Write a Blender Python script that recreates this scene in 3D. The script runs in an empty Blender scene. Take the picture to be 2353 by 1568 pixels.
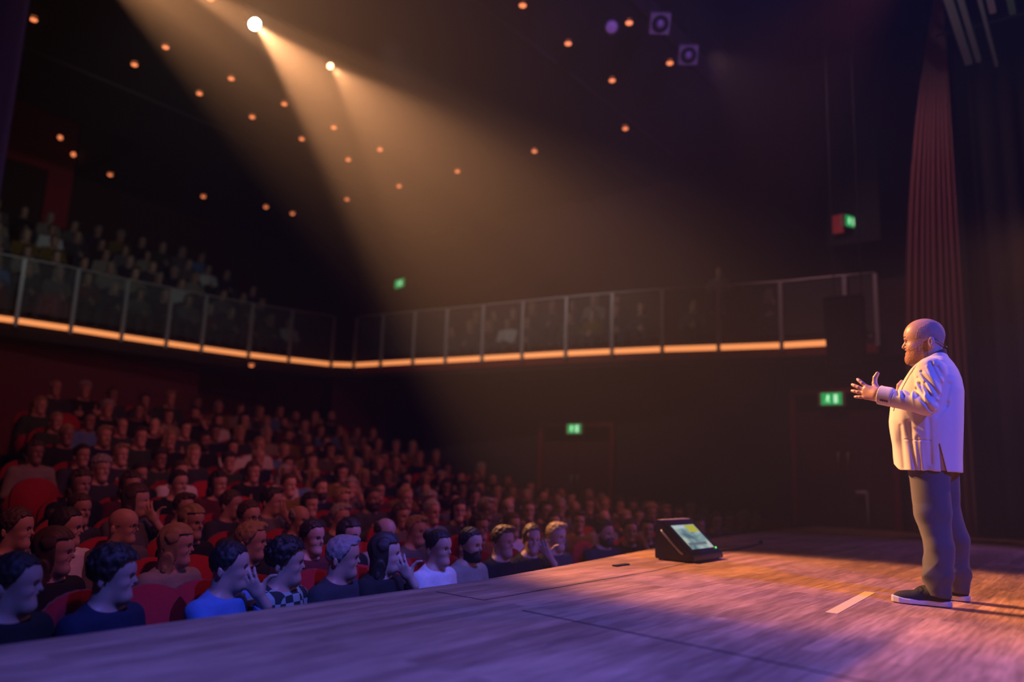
import bpy, bmesh, math, random
import numpy as np
from mathutils import Matrix, Vector

random.seed(7)
rng = np.random.default_rng(7)
PI = math.pi
C = bpy.context.scene.collection
SC = bpy.context.scene

# ------------------------------------------------------------------ camera
# axes: X runs along the stage lip, Y out into the auditorium, Z up, stage floor at z = 0
EYE = Vector((0.0, 0.0, 0.68))
VX, VY = np.array([2550 - 1176.5, 1145 - 784.0]), np.array([-1230 - 1176.5, 1010 - 784.0])
FPX = math.sqrt(-float(VX @ VY))
ax = np.array([VX[0], VX[1], FPX]); ax /= np.linalg.norm(ax)
ay = np.array([VY[0], VY[1], FPX]); ay /= np.linalg.norm(ay)
az = np.cross(ax, ay)
RT = np.stack([ax, ay, az], 1)            # world -> lens (right, down, forward)
right, down, fwd = RT[0], RT[1], RT[2]
cd = bpy.data.cameras.new('camera')
cam = bpy.data.objects.new('camera', cd); C.objects.link(cam)
cam.matrix_world = Matrix(((right[0], -down[0], -fwd[0], EYE.x), (right[1], -down[1], -fwd[1], EYE.y),
                           (right[2], -down[2], -fwd[2], EYE.z), (0, 0, 0, 1)))
cd.sensor_width = 36; cd.lens = 36 * FPX / 2353
cd.clip_start = 0.05; cd.clip_end = 100
cd.dof.use_dof = True; cd.dof.focus_distance = 5.12; cd.dof.aperture_fstop = 0.62
SC.camera = cam

# ------------------------------------------------------------------ view + world (air of the hall holds thin stage haze)
vs = SC.view_settings
SC.display_settings.display_device = 'sRGB'
vs.view_transform = 'Standard'; vs.look = 'None'; vs.exposure = 0.0; vs.gamma = 1.0; vs.use_curve_mapping = False
W = bpy.data.worlds.new('world'); SC.world = W; W.use_nodes = True
wn = W.node_tree.nodes; wl = W.node_tree.links
wn['Background'].inputs[0].default_value = (0.012, 0.008, 0.009, 1); wn['Background'].inputs[1].default_value = 0.05
hz = wn.new('ShaderNodeVolumeScatter')
hz.inputs['Color'].default_value = (1, 0.97, 0.93, 1)
hz.inputs['Density'].default_value = 0.0095; hz.inputs['Anisotropy'].default_value = 0.65
wl.new(hz.outputs[0], wn['World Output'].inputs['Volume'])
SC.cycles.volume_bounces = 0
SC.cycles.max_bounces = 6; SC.cycles.diffuse_bounces = 2; SC.cycles.glossy_bounces = 2
SC.cycles.transparent_max_bounces = 10

# ------------------------------------------------------------------ lights of the house, with added fill spots
def spot(name, loc, target, energy, color, angle, blend=0.3, radius=0.06):
    l = bpy.data.lights.new(name, 'SPOT'); l.energy = energy; l.color = color
    l.spot_size = math.radians(angle); l.spot_blend = blend; l.shadow_soft_size = radius
    o = bpy.data.objects.new(name, l); C.objects.link(o); o.location = loc
    o.rotation_euler = (Vector(target) - Vector(loc)).to_track_quat('-Z', 'Y').to_euler()
    return o
def area(name, loc, target, energy, color, sx, sy):
    l = bpy.data.lights.new(name, 'AREA'); l.shape = 'RECTANGLE'; l.size = sx; l.size_y = sy
    l.energy = energy; l.color = color
    o = bpy.data.objects.new(name, l); C.objects.link(o); o.location = loc
    o.rotation_euler = (Vector(target) - Vector(loc)).to_track_quat('-Z', 'Y').to_euler()
    return o
WARM = (1.0, 0.44, 0.185); AMBER = (1.0, 0.40, 0.20); BLUE = (0.08, 0.125, 1.0); PINK = (1.0, 0.20, 0.24)
FRONT = [(4.95, 10.27, 7.6), (6.49, 10.27, 7.6), (8.02, 10.27, 7.6)]     # profile spots on the lighting bridge over the stalls
AIMS = [(5.62, 1.02, 1.25), (6.15, 1.9, 0.0), (6.2, 1.9, 0.3)]
POWER = [8500, 10000, 2000]
CONE = [9.5, 23, 26]
for p, a, e, w in zip(FRONT, AIMS, POWER, CONE):
    d = (Vector(a) - Vector(p)).normalized()
    spot('front_profile_light', Vector(p) + d * 0.03, a, e, WARM, w, 0.5, 0.04)
spot('cut_profile_light', (3.40, 10.27, 7.6), (3.3, -0.8, 0.0), 6000, WARM, 17, 0.25, 0.0015)     # its flag cuts the pool along the lip
spot('blue_wash_light', (1.6, -0.9, 6.3), (2.7, 1.5, 0.0), 3000, BLUE, 48, 0.7, 0.10)
spot('blue_front_row_fill', (4.4, -0.6, 6.8), (4.7, 4.5, -0.1), 2000, BLUE, 15, 0.7, 0.08)  # added unseen spot that brings blue onto the front-row clothes
spot('blue_back_light', (3.9, -3.4, 4.6), (5.6, 1.0, 1.15), 1700, (0.05, 0.08, 1.0), 22, 0.6, 0.08)
spot('violet_back_light', (12.6, -1.6, 3.2), (9.8, 1.6, 0.0), 340, (0.30, 0.16, 1.0), 70, 0.8, 0.10)
spot('blue_drape_fill', (0.2, 0.9, 3.4), (0.8, 3.2, 6.0), 60, BLUE, 60, 0.8, 0.08)  # added unseen spot, only there to turn the edge drape blue
spot('curtain_fill', (11.6, 4.9, 7.9), (14.2, 2.0, 4.6), 230, (1.0, 0.46, 0.52), 85, 0.8, 0.1)  # unseen spot added to brighten the red curtain and its pleats
spot('batten_fill', (7.5, -0.5, 4.5), (11.3, 0.9, 7.0), 90, (0.9, 0.95, 1.0), 40, 0.8, 0.1)  # weak white spot added to lift the flown bars, no real fixture
spot('amber_side_light', (7.4, -0.30, 2.95), (4.6, 0.5, 0.3), 110, AMBER, 56, 0.4, 0.06)
for X_ in (3.0, 8.5): spot('house_wash_light', (X_, 1.2, 6.6), (X_ + 0.6, 9.2, 0.0), 540, PINK, 62, 0.7, 0.20)
spot('balcony_wash_light', (5.0, 9.0, 7.7), (8.0, 17.5, 4.6), 230, (0.88, 0.95, 0.93), 60, 0.9, 0.2)
spot('balcony_wash_light', (8.0, 9.0, 7.7), (15.0, 10.5, 4.6), 420, (1.0, 0.80, 0.78), 70, 0.9, 0.2)

# ------------------------------------------------------------------ helpers: materials
MAT = {}
def mat(name, col, rough=0.7, metal=0.0, emit=None, strength=0.0, noise=0.0, nscale=20.0, spec=0.5, sheen=0.0, bump=0.0):
    if name in MAT: return MAT[name]
    m = bpy.data.materials.new(name); m.use_nodes = True; MAT[name] = m
    nt = m.node_tree; b = nt.nodes['Principled BSDF']
    b.inputs['Base Color'].default_value = (*col, 1); b.inputs['Roughness'].default_value = rough
    b.inputs['Metallic'].default_value = metal; b.inputs['Specular IOR Level'].default_value = spec
    if sheen: b.inputs['Sheen Weight'].default_value = sheen
    if emit:
        b.inputs['Emission Color'].default_value = (*emit, 1); b.inputs['Emission Strength'].default_value = strength
    if noise or bump:
        tc = nt.nodes.new('ShaderNodeTexCoord'); n = nt.nodes.new('ShaderNodeTexNoise')
        n.inputs['Scale'].default_value = nscale; n.inputs['Detail'].default_value = 4
        nt.links.new(tc.outputs['Object'], n.inputs['Vector'])
        if noise:
            mx = nt.nodes.new('ShaderNodeMix'); mx.data_type = 'RGBA'
            mx.inputs[6].default_value = (*[c * (1 - noise) for c in col], 1)
            mx.inputs[7].default_value = (*[min(1, c * (1 + noise)) for c in col], 1)
            nt.links.new(n.outputs[0], mx.inputs[0]); nt.links.new(mx.outputs[2], b.inputs['Base Color'])
        if bump:
            bp = nt.nodes.new('ShaderNodeBump'); bp.inputs['Strength'].default_value = bump; bp.inputs['Distance'].default_value = 0.01
            nt.links.new(n.outputs[0], bp.inputs['Height']); nt.links.new(bp.outputs[0], b.inputs['Normal'])
    return m

# ------------------------------------------------------------------ helpers: meshes and objects
def tag(o, label=None, cat=None, group=None, kind=None):
    if label: o['label'] = label
    if cat: o['category'] = cat
    if group: o['group'] = group
    if kind: o['kind'] = kind
    return o
def empty(name, loc=(0, 0, 0), rz=0.0, **kw):
    o = bpy.data.objects.new(name, None); C.objects.link(o); o.location = loc; o.rotation_euler = (0, 0, rz)
    o.empty_display_size = 0.1
    return tag(o, **kw)
def link(name, me, m=None, parent=None, **kw):
    o = bpy.data.objects.new(name, me); C.objects.link(o)
    if m is not None and not me.materials: me.materials.append(m)
    if parent is not None: o.parent = parent
    return tag(o, **kw)
class MB:
    """collects shapes, then becomes ONE mesh object"""
    def __init__(s): s.v = []; s.f = []
    def add(s, vs, fs):
        n = len(s.v); s.v += [tuple(v) for v in vs]; s.f += [tuple(i + n for i in f) for f in fs]; return s
    def box(s, x0, x1, y0, y1, z0, z1):
        return s.add([(x0, y0, z0), (x1, y0, z0), (x1, y1, z0), (x0, y1, z0), (x0, y0, z1), (x1, y0, z1), (x1, y1, z1), (x0, y1, z1)],
                     [(0, 3, 2, 1), (4, 5, 6, 7), (0, 1, 5, 4), (1, 2, 6, 5), (2, 3, 7, 6), (3, 0, 4, 7)])
    def prism(s, pts, z0, z1):
        n = len(pts)
        return s.add([(x, y, z0) for x, y in pts] + [(x, y, z1) for x, y in pts],
                     [tuple(range(n - 1, -1, -1)), tuple(range(n, 2 * n))] + [(i, (i + 1) % n, n + (i + 1) % n, n + i) for i in range(n)])
    def prism_x(s, pts, x0, x1):            # outline in (y, z) pushed along x
        n = len(pts)
        return s.add([(x0, y, z) for y, z in pts] + [(x1, y, z) for y, z in pts],
                     [tuple(range(n)), tuple(range(2 * n - 1, n - 1, -1))] + [((i + 1) % n, i, n + i, n + (i + 1) % n) for i in range(n)])
    def bar(s, a, b, w, h=None, up=(0, 0, 1)):
        a, b = Vector(a), Vector(b); h = h or w; d = (b - a).normalized(); u = Vector(up)
        if abs(d.dot(u)) > 0.99: u = Vector((1, 0, 0))
        r = d.cross(u).normalized(); u = r.cross(d).normalized()
        vs = [p + r * sx * w / 2 + u * sy * h / 2 for p in (a, b) for sx, sy in ((-1, -1), (1, -1), (1, 1), (-1, 1))]
        return s.add(vs, [(0, 3, 2, 1), (4, 5, 6, 7), (0, 1, 5, 4), (1, 2, 6, 5), (2, 3, 7, 6), (3, 0, 4, 7)])
    def tube(s, pts, r, n=10, caps=True):
        pts = [Vector(p) for p in pts]; rs = r if isinstance(r, (list, tuple)) else [r] * len(pts)
        vs = []; fs = []; ref = None
        for i, p in enumerate(pts):
            d = (pts[min(i + 1, len(pts) - 1)] - pts[max(i - 1, 0)])
            if d.length < 1e-9: d = Vector((0, 0, 1))
            d.normalize()
            if ref is None: ref = Vector((0, 0, 1)) if abs(d.z) < 0.9 else Vector((1, 0, 0))
            u = d.cross(ref).normalized(); v = d.cross(u).normalized(); ref = -v.cross(d).normalized() if False else ref
            for k in range(n):
                a = 2 * PI * k / n; vs.append(p + (u * math.cos(a) + v * math.sin(a)) * rs[i])
        for i in range(len(pts) - 1):
            for k in range(n):
                k2 = (k + 1) % n; fs.append((i * n + k, i * n + k2, (i + 1) * n + k2, (i + 1) * n + k))
        if caps: fs += [tuple(range(n - 1, -1, -1)), tuple(range((len(pts) - 1) * n, len(pts) * n))]
        return s.add(vs, fs)
    def lathe(s, prof, org=(0, 0, 0), axis=(0, 0, 1), n=20):      # prof: (radius, distance along the axis)
        axis = Vector(axis).normalized(); ref = Vector((0, 0, 1)) if abs(axis.z) < 0.9 else Vector((1, 0, 0))
        u = axis.cross(ref).normalized(); v = axis.cross(u).normalized(); o = Vector(org); vs = []; fs = []
        for r, t in prof:
            for k in range(n):
                a = 2 * PI * k / n; vs.append(o + axis * t + (u * math.cos(a) + v * math.sin(a)) * r)
        for i in range(len(prof) - 1):
            for k in range(n):
                k2 = (k + 1) % n; fs.append((i * n + k, i * n + k2, (i + 1) * n + k2, (i + 1) * n + k))
        if prof[0][0] > 1e-6: fs.append(tuple(range(n - 1, -1, -1)))
        if prof[-1][0] > 1e-6: fs.append(tuple(range((len(prof) - 1) * n, len(prof) * n)))
        return s.add(vs, fs)
    def mesh(s, name, bevel=0.0, smooth=False):
        me = bpy.data.meshes.new(name); me.from_pydata(s.v, [], s.f)
        bm = bmesh.new(); bm.from_mesh(me)
        if bevel:
            bmesh.ops.bevel(bm, geom=[e for e in bm.edges], offset=bevel, segments=2, affect='EDGES', clamp_overlap=True)
        bmesh.ops.recalc_face_normals(bm, faces=bm.faces); bm.to_mesh(me); bm.free()
        if smooth: me.polygons.foreach_set('use_smooth', [True] * len(me.polygons))
        return me
    def build(s, name, m, parent=None, bevel=0.0, smooth=False, **kw):
        return link(name, s.mesh(name, bevel, smooth), m, parent, **kw)

# ------------------------------------------------------------------ helpers: organic bodies grown from distance fields
def cap(P, a, b, r1, r2=None):
    r2 = r1 if r2 is None else r2
    a = np.asarray(a, np.float32); b = np.asarray(b, np.float32); ab = b - a
    t = np.clip(((P - a) @ ab) / max(float(ab @ ab), 1e-9), 0, 1)
    return np.linalg.norm(P - a - t[..., None] * ab, axis=-1) - (r1 + (r2 - r1) * t)
def ell(P, c, r, rz=0.0, ry=0.0):
    q = P - np.asarray(c, np.float32)
    if rz:
        cs, sn = math.cos(-rz), math.sin(-rz)
        q = np.stack([q[..., 0] * cs - q[..., 1] * sn, q[..., 0] * sn + q[..., 1] * cs, q[..., 2]], -1)
    if ry:
        cs, sn = math.cos(-ry), math.sin(-ry)
        q = np.stack([q[..., 0] * cs + q[..., 2] * sn, q[..., 1], -q[..., 0] * sn + q[..., 2] * cs], -1)
    r = np.asarray(r, np.float32); k0 = np.linalg.norm(q / r, axis=-1); k1 = np.linalg.norm(q / (r * r), axis=-1)
    return k0 * (k0 - 1) / np.maximum(k1, 1e-6)
def rbox(P, c, h, r, M=None):
    q = P - np.asarray(c, np.float32)
    if M is not None: q = q @ M
    q = np.abs(q) - (np.asarray(h, np.float32) - r)
    return np.linalg.norm(np.maximum(q, 0), axis=-1) + np.minimum(q.max(-1), 0) - r
def sm(a, b, k):
    h = np.clip(0.5 + 0.5 * (b - a) / k, 0, 1); return b * (1 - h) + a * h - k * h * (1 - h)
def smx(a, b, k): return -sm(-a, -b, k)
def loft(P, T, n=2.4, k=0):
    """stack of superellipses; T rows: z, centre x, half depth, half width"""
    T = np.array(T, float); z = P[..., 2]; cx = np.interp(z, T[:, 0], T[:, 1]); a = np.interp(z, T[:, 0], T[:, 2]); b = np.interp(z, T[:, 0], T[:, 3])
    d = ((np.abs((P[..., 0] - cx) / a) ** n + np.abs(P[..., 1] / b) ** n) ** (1 / n) - 1) * np.minimum(a, b)
    return np.maximum(d, np.maximum(T[0, 0] - z, z - T[-1, 0]))
def step(x, a, b):
    t = np.clip((x - a) / (b - a), 0, 1); return t * t * (3 - 2 * t)
def wob(P, s, seed=0):
    x, y, z = P[..., 0] * s, P[..., 1] * s, P[..., 2] * s; q = seed * 1.7
    return (np.sin(x * 1.1 + 2.1 * np.sin(y * 0.9 + q) + q) + np.sin(y * 1.3 + 1.7 * np.sin(z * 1.1 - q)) + np.sin(z * 0.9 + 1.9 * np.sin(x * 1.2 + q))) / 3
def grow(name, f, lo, hi, res, B=10, lip=1.8):
    """surface nets over the zero set of f, evaluated only in blocks near the surface"""
    lo = np.array(lo, np.float32); hi = np.array(hi, np.float32)
    n = np.ceil((hi - lo) / res).astype(int); nb = np.ceil(n / B).astype(int)
    g = np.stack(np.meshgrid(*[np.arange(k) for k in nb], indexing='ij'), -1).reshape(-1, 3)
    cen = lo + (g * B + B / 2) * res
    keep = np.abs(f(cen.astype(np.float32))) < lip * (B / 2 + 1) * res * 1.732
    g = g[keep]; keys = []; poss = []; quads = []
    L = np.arange(-1, B + 1); off = np.stack(np.meshgrid(L, L, L, indexing='ij'), -1)
    S = nb * B + 4
    def key(c): return ((c[..., 0] + 2) * S[1] + (c[..., 1] + 2)) * S[2] + (c[..., 2] + 2)
    for s0 in range(0, len(g), 64):
        gi = g[s0:s0 + 64] * B
        idx = gi[:, None, None, None, :] + off
        P = (lo + idx * res).astype(np.float32)
        V = f(P.reshape(-1, 3)).reshape(P.shape[:-1]).astype(np.float32)
        ins = V < 0
        cnt = np.zeros([len(gi)] + [B + 1] * 3, np.float32); acc = np.zeros(cnt.shape + (3,), np.float32)
        N = B + 1
        for a in range(3):
            o1, o2 = [x for x in range(3) if x != a]
            for p in (0, 1):
                for q in (0, 1):
                    sl0 = [slice(None)] * 4; sl0[a + 1] = slice(0, N); sl0[o1 + 1] = slice(p, p + N); sl0[o2 + 1] = slice(q, q + N)
                    sl1 = list(sl0); sl1[a + 1] = slice(1, N + 1)
                    v0, v1 = V[tuple(sl0)], V[tuple(sl1)]
                    cr = (v0 < 0) != (v1 < 0); t = np.where(cr, v0 / np.where(cr, v0 - v1, 1), 0)
                    cnt += cr; acc[..., a] += np.where(cr, t, 0); acc[..., o1] += cr * p; acc[..., o2] += cr * q
        act = cnt > 0
        base = idx[:, :N, :N, :N]
        keys.append(key(base[act])); poss.append(lo + (base[act] + acc[act] / cnt[act][:, None]) * res)
        for a in range(3):
            o1, o2 = (a + 1) % 3, (a + 2) % 3
            sl0 = [slice(None)] + [slice(1, N)] * 3; sl1 = list(sl0); sl1[a + 1] = slice(2, N + 1)
            i0, i1 = ins[tuple(sl0)], ins[tuple(sl1)]; cr = i0 != i1
            c = idx[tuple(sl0)][cr]; flip = i0[cr]
            e1 = np.zeros(3, int); e1[o1] = 1; e2 = np.zeros(3, int); e2[o2] = 1
            q = np.stack([key(c - e1 - e2), key(c - e2), key(c), key(c - e1)], -1)
            q[~flip] = q[~flip][:, ::-1]; quads.append(q)
    keys = np.concatenate(keys); poss = np.concatenate(poss); quads = np.concatenate(quads)
    u, first = np.unique(keys, return_index=True); pos = poss[first]
    F = np.searchsorted(u, quads); F = np.clip(F, 0, len(u) - 1); ok = (u[F] == quads).all(1); F = F[ok]
    me = bpy.data.meshes.new(name); me.vertices.add(len(pos)); me.vertices.foreach_set('co', pos.astype(np.float32).ravel())
    me.loops.add(F.size); me.loops.foreach_set('vertex_index', F.astype(np.int32).ravel())
    me.polygons.add(len(F)); me.polygons.foreach_set('loop_start', np.arange(0, F.size, 4, dtype=np.int32))
    me.polygons.foreach_set('use_smooth', np.ones(len(F), bool)); me.update(calc_edges=True); me.validate()
    return me
# ===CUT===
# ------------------------------------------------------------------ the building
def wood_floor():
    m = bpy.data.materials.new('stage_boards'); m.use_nodes = True; nt = m.node_tree; N = nt.nodes; L = nt.links; b = N['Principled BSDF']
    tc = N.new('ShaderNodeTexCoord'); mp = N.new('ShaderNodeMapping'); L.new(tc.outputs['Object'], mp.inputs[0])
    br = N.new('ShaderNodeTexBrick'); L.new(mp.outputs[0], br.inputs['Vector'])
    br.inputs['Scale'].default_value = 1.0; br.inputs['Brick Width'].default_value = 1.35; br.inputs['Row Height'].default_value = 0.085
    br.inputs['Mortar Size'].default_value = 0.0008; br.inputs['Mortar Smooth'].default_value = 0.6; br.inputs['Bias'].default_value = 0.0
    br.offset = 0.37; br.offset_frequency = 2; br.squash = 1.0
    br.inputs['Color1'].default_value = (0.34, 0.17, 0.125, 1); br.inputs['Color2'].default_value = (0.58, 0.31, 0.21, 1); br.inputs['Mortar'].default_value = (0.10, 0.05, 0.035, 1)
    st = N.new('ShaderNodeMapping'); st.inputs['Scale'].default_value = (1.2, 14, 1); L.new(tc.outputs['Object'], st.inputs[0])
    n1 = N.new('ShaderNodeTexNoise'); n1.inputs['Scale'].default_value = 3.0; n1.inputs['Detail'].default_value = 6; L.new(st.outputs[0], n1.inputs['Vector'])
    n2 = N.new('ShaderNodeTexNoise'); n2.inputs['Scale'].default_value = 0.9; n2.inputs['Detail'].default_value = 5; L.new(tc.outputs['Object'], n2.inputs['Vector'])
    r1 = N.new('ShaderNodeMapRange'); r1.inputs[1].default_value = 0.3; r1.inputs[2].default_value = 0.7; r1.inputs[3].default_value = 0.62; r1.inputs[4].default_value = 1.25; L.new(n1.outputs[0], r1.inputs[0])
    r2 = N.new('ShaderNodeMapRange'); r2.inputs[1].default_value = 0.3; r2.inputs[2].default_value = 0.7; r2.inputs[3].default_value = 0.70; r2.inputs[4].default_value = 1.2; L.new(n2.outputs[0], r2.inputs[0])
    mm = N.new('ShaderNodeMath'); mm.operation = 'MULTIPLY'; L.new(r1.outputs[0], mm.inputs[0]); L.new(r2.outputs[0], mm.inputs[1])
    vm = N.new('ShaderNodeVectorMath'); vm.operation = 'SCALE'; L.new(br.outputs['Color'], vm.inputs[0]); L.new(mm.outputs[0], vm.inputs['Scale'])
    # pale worn scuffs
    sc = N.new('ShaderNodeMapping'); sc.inputs['Scale'].default_value = (2.2, 9, 1); L.new(tc.outputs['Object'], sc.inputs[0])
    n3 = N.new('ShaderNodeTexNoise'); n3.inputs['Scale'].default_value = 1.6; n3.inputs['Detail'].default_value = 8; n3.inputs['Roughness'].default_value = 0.7; L.new(sc.outputs[0], n3.inputs['Vector'])
    r3 = N.new('ShaderNodeMapRange'); r3.inputs[1].default_value = 0.60; r3.inputs[2].default_value = 0.76; L.new(n3.outputs[0], r3.inputs[0])
    mx = N.new('ShaderNodeMix'); mx.data_type = 'RGBA'; L.new(r3.outputs[0], mx.inputs[0]); L.new(vm.outputs[0], mx.inputs[6]); mx.inputs[7].default_value = (0.52, 0.36, 0.28, 1)
    L.new(mx.outputs[2], b.inputs['Base Color'])
    rr = N.new('ShaderNodeMapRange'); rr.inputs[3].default_value = 0.38; rr.inputs[4].default_value = 0.58; L.new(n1.outputs[0], rr.inputs[0]); L.new(rr.outputs[0], b.inputs['Roughness'])
    bp = N.new('ShaderNodeBump'); bp.inputs['Strength'].default_value = 0.25; bp.inputs['Distance'].default_value = 0.002; L.new(br.outputs['Fac'], bp.inputs['Height']); bp.invert = True
    L.new(bp.outputs[0], b.inputs['Normal'])
    return m
BOARDS = wood_floor()
M_BLACK = mat('black_paint', (0.012, 0.011, 0.012), 0.8)
M_DRAPE = mat('black_velour', (0.010, 0.009, 0.010), 0.95, sheen=0.1)
M_WALL = mat('maroon_wall', (0.085, 0.010, 0.014), 0.85, noise=0.15, nscale=3)
M_WALLD = mat('dark_panel_wall', (0.040, 0.016, 0.015), 0.85, noise=0.15, nscale=3)
M_FRAME = mat('oxblood_frame', (0.26, 0.022, 0.02), 0.55)
M_CEIL = mat('ceiling_charcoal', (0.020, 0.017, 0.018), 0.9)
M_STEEL = mat('steel_grey', (0.42, 0.42, 0.43), 0.45, metal=0.3)
M_CARPET = mat('carpet_dark', (0.03, 0.012, 0.014), 0.95)
M_LED = mat('led_amber', (0.9, 0.5, 0.25), 0.5, emit=(1.0, 0.33, 0.10), strength=1.05)
M_SEAT = mat('seat_plush', (0.40, 0.012, 0.022), 0.9, noise=0.2, nscale=60, sheen=0.08)
M_SEATW = mat('seat_wood', (0.06, 0.025, 0.015), 0.5)
def struct(name, mb, m, parent=None, **kw):
    return mb.build(name, m, parent, kind=None if parent else 'structure', **kw)

LIP = [(-4.0, 3.30), (1.3, 3.31), (2.6, 3.34), (4.2, 3.36), (5.4, 3.50), (7.5, 3.79), (9.8, 4.06), (12.1, 4.22), (14.1, 4.24), (14.72, 4.20)]
fl = MB(); fl.prism([(-4.0, -4.5)] + [(14.72, -4.5)] + LIP[::-1], -0.12, 0.0)
stage = struct('floor_stage', fl, BOARDS)
ap = MB()
for a, b in zip(LIP[:-1], LIP[1:]): ap.bar((a[0], a[1] - 0.04, -0.60), (b[0], b[1] - 0.04, -0.60), 0.03, 0.95)
struct('wall_stage_apron', ap, M_BLACK)
# saw cuts and hatch seams in the boards
sm_ = MB()
def seam(a, b, w=0.008): sm_.bar((a[0], a[1], 0.0005), (b[0], b[1], 0.0005), w, 0.003)
seam((3.553, 3.19), (3.53, 2.815)); seam((3.53, 2.815), (5.67, 2.86)); seam((5.67, 2.86), (9.7, 3.35), 0.006); seam((3.42, 2.47), (3.25, 1.33), 0.010); seam((3.25, 1.33), (3.05, 0.2), 0.010)
struct('trim_stage_seam', sm_, mat('gap_black', (0.006, 0.005, 0.006), 0.9))
def rowY(k, X):
    t = min(max((X - 3) / 4, 0), 1); u = min(max((X - 7.5) / 4.5, 0), 1); return 4.15 + 0.3 * t * t * (3 - 2 * t) + 0.42 * u * u * (3 - 2 * u) + 0.93 * k
def headz(Y):
    t = max(Y - 4.15, 0); return 0.10 + 0.019 * t + 0.0173 * t * t
NROW = 11
fz = [headz(4.3 + 0.93 * k) - 1.09 for k in range(NROW)]
sf = MB(); sf.box(-2.0, 14.7, 3.26, 4.3, -1.3, fz[0])
for k in range(NROW):
    y0 = 4.3 + 0.93 * k - 0.35 if k else 4.3; sf.box(-2.0, 14.7, y0, 4.3 + 0.93 * (k + 1) - 0.35 if k < NROW - 1 else 17.6, -1.3, fz[k])
struct('floor_stalls', sf, M_CARPET)

# side wall of the stalls with two door openings, rear wall under the balcony
def door(n, y0, y1, z0, z1, X=14.7):
    d = empty('door_%d' % n, (X, (y0 + y1) / 2, z0), kind='structure')
    w = y1 - y0; h = z1 - z0
    f = MB(); f.box(-0.06, 0.04, -w / 2 - 0.09, -w / 2, 0, h + 0.09); f.box(-0.06, 0.04, w / 2, w / 2 + 0.09, 0, h + 0.09); f.box(-0.06, 0.04, -w / 2, w / 2, h, h + 0.09)
    f.build('door_frame', M_FRAME, d)
    for s in (-1, 1):
        lf = MB(); lf.box(0.0, 0.05, min(0.004 * s, s * w / 2), max(0.004 * s, s * w / 2), 0.01, h)
        o = lf.build('door_leaf', M_WALL, d, bevel=0.003)
        hn = MB(); hn.tube([(-0.005, s * 0.08, h * 0.40), (-0.05, s * 0.08, h * 0.40), (-0.05, s * 0.08, h * 0.55), (-0.005, s * 0.08, h * 0.55)], 0.012, 8)
        hn.build('door_handle', M_STEEL, o, smooth=True)
    tp = MB(); tp.box(0.0, 0.05, -w / 2, w / 2, h - 0.32, h); tp.build('transom_panel', M_FRAME, d)
    return d
wl_ = MB(); wl_.box(14.75, 14.95, -0.2, 15.5, -1.3, 2.93)
struct('wall_right', wl_, M_WALLD)
door(1, 8.42, 10.18, -0.55, 1.82)
door(2, 2.90, 4.52, 0.002, 2.36)
bw = MB(); bw.box(-2.0, 9.9, 16.5, 16.7, -1.3, 3.0); bw.box(12.6, 15.0, 15.3, 15.5, -1.3, 2.95); bw.box(12.6, 12.8, 15.3, 17.7, -1.3, 2.95); bw.box(9.9, 12.6, 17.5, 17.7, -1.3, 2.95)
struct('wall_rear_stalls', bw, mat('red_rear_wall', (0.16, 0.012, 0.02), 0.85, noise=0.15, nscale=3))
sk = MB(); sk.box(14.70, 14.75, 4.7, 8.2, -0.6, 0.05); sk.box(14.70, 14.75, 10.4, 15.0, 0.0, 0.4)
struct('trim_wall_rail', sk, M_FRAME)

# upper house walls and ceiling
uw = MB(); uw.box(-2.0, 17.2, 21.2, 21.4, 3.0, 10.2); struct('wall_rear_balcony', uw, M_WALLD)
us = MB(); us.box(17.0, 17.2, 2.4, 21.3, 2.9, 10.2); struct('wall_right_balcony', us, M_WALLD)
ul = MB(); ul.box(-2.2, -2.0, -4.5, 21.4, -1.3, 12.5); struct('wall_left', ul, M_WALLD)
ce = MB(); ce.box(-2.0, 17.2, 5.30, 17.6, 8.06, 8.3); ce.box(8.55, 17.2, 17.6, 21.4, 8.06, 8.3); ce.box(-2.0, 8.55, 17.6, 21.4, 10.0, 10.2)
ce.box(-2.0, 8.60, 17.55, 17.6, 8.06, 10.1); ce.box(8.55, 8.60, 17.6, 21.4, 8.06, 10.1)
struct('ceiling', ce, M_CEIL)
ct = MB(); ct.box(-2.0, 17.0, 5.28, 5.34, 8.0, 8.34); ct.box(-2.0, 17.0, 7.35, 7.40, 8.02, 8.07); ct.box(-2.0, 17.0, 15.1, 15.15, 8.02, 8.07)
struct('trim_ceiling_edge', ct, mat('edge_grey', (0.06, 0.045, 0.055), 0.6))
st = MB(); st.box(-2.0, 17.2, -4.7, -4.5, -0.1, 12.5); struct('wall_stage_back', st, M_BLACK)
sr = MB(); sr.box(17.0, 17.2, -4.5, 2.4, -0.1, 12.5); struct('wall_stage_right', sr, M_BLACK)
sc = MB(); sc.box(-2.0, 17.2, -4.7, 5.3, 12.5, 12.7); sc.box(-2.0, 17.2, 5.30, 5.36, 8.3, 12.5); struct('ceiling_stage_tower', sc, M_BLACK)

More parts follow.
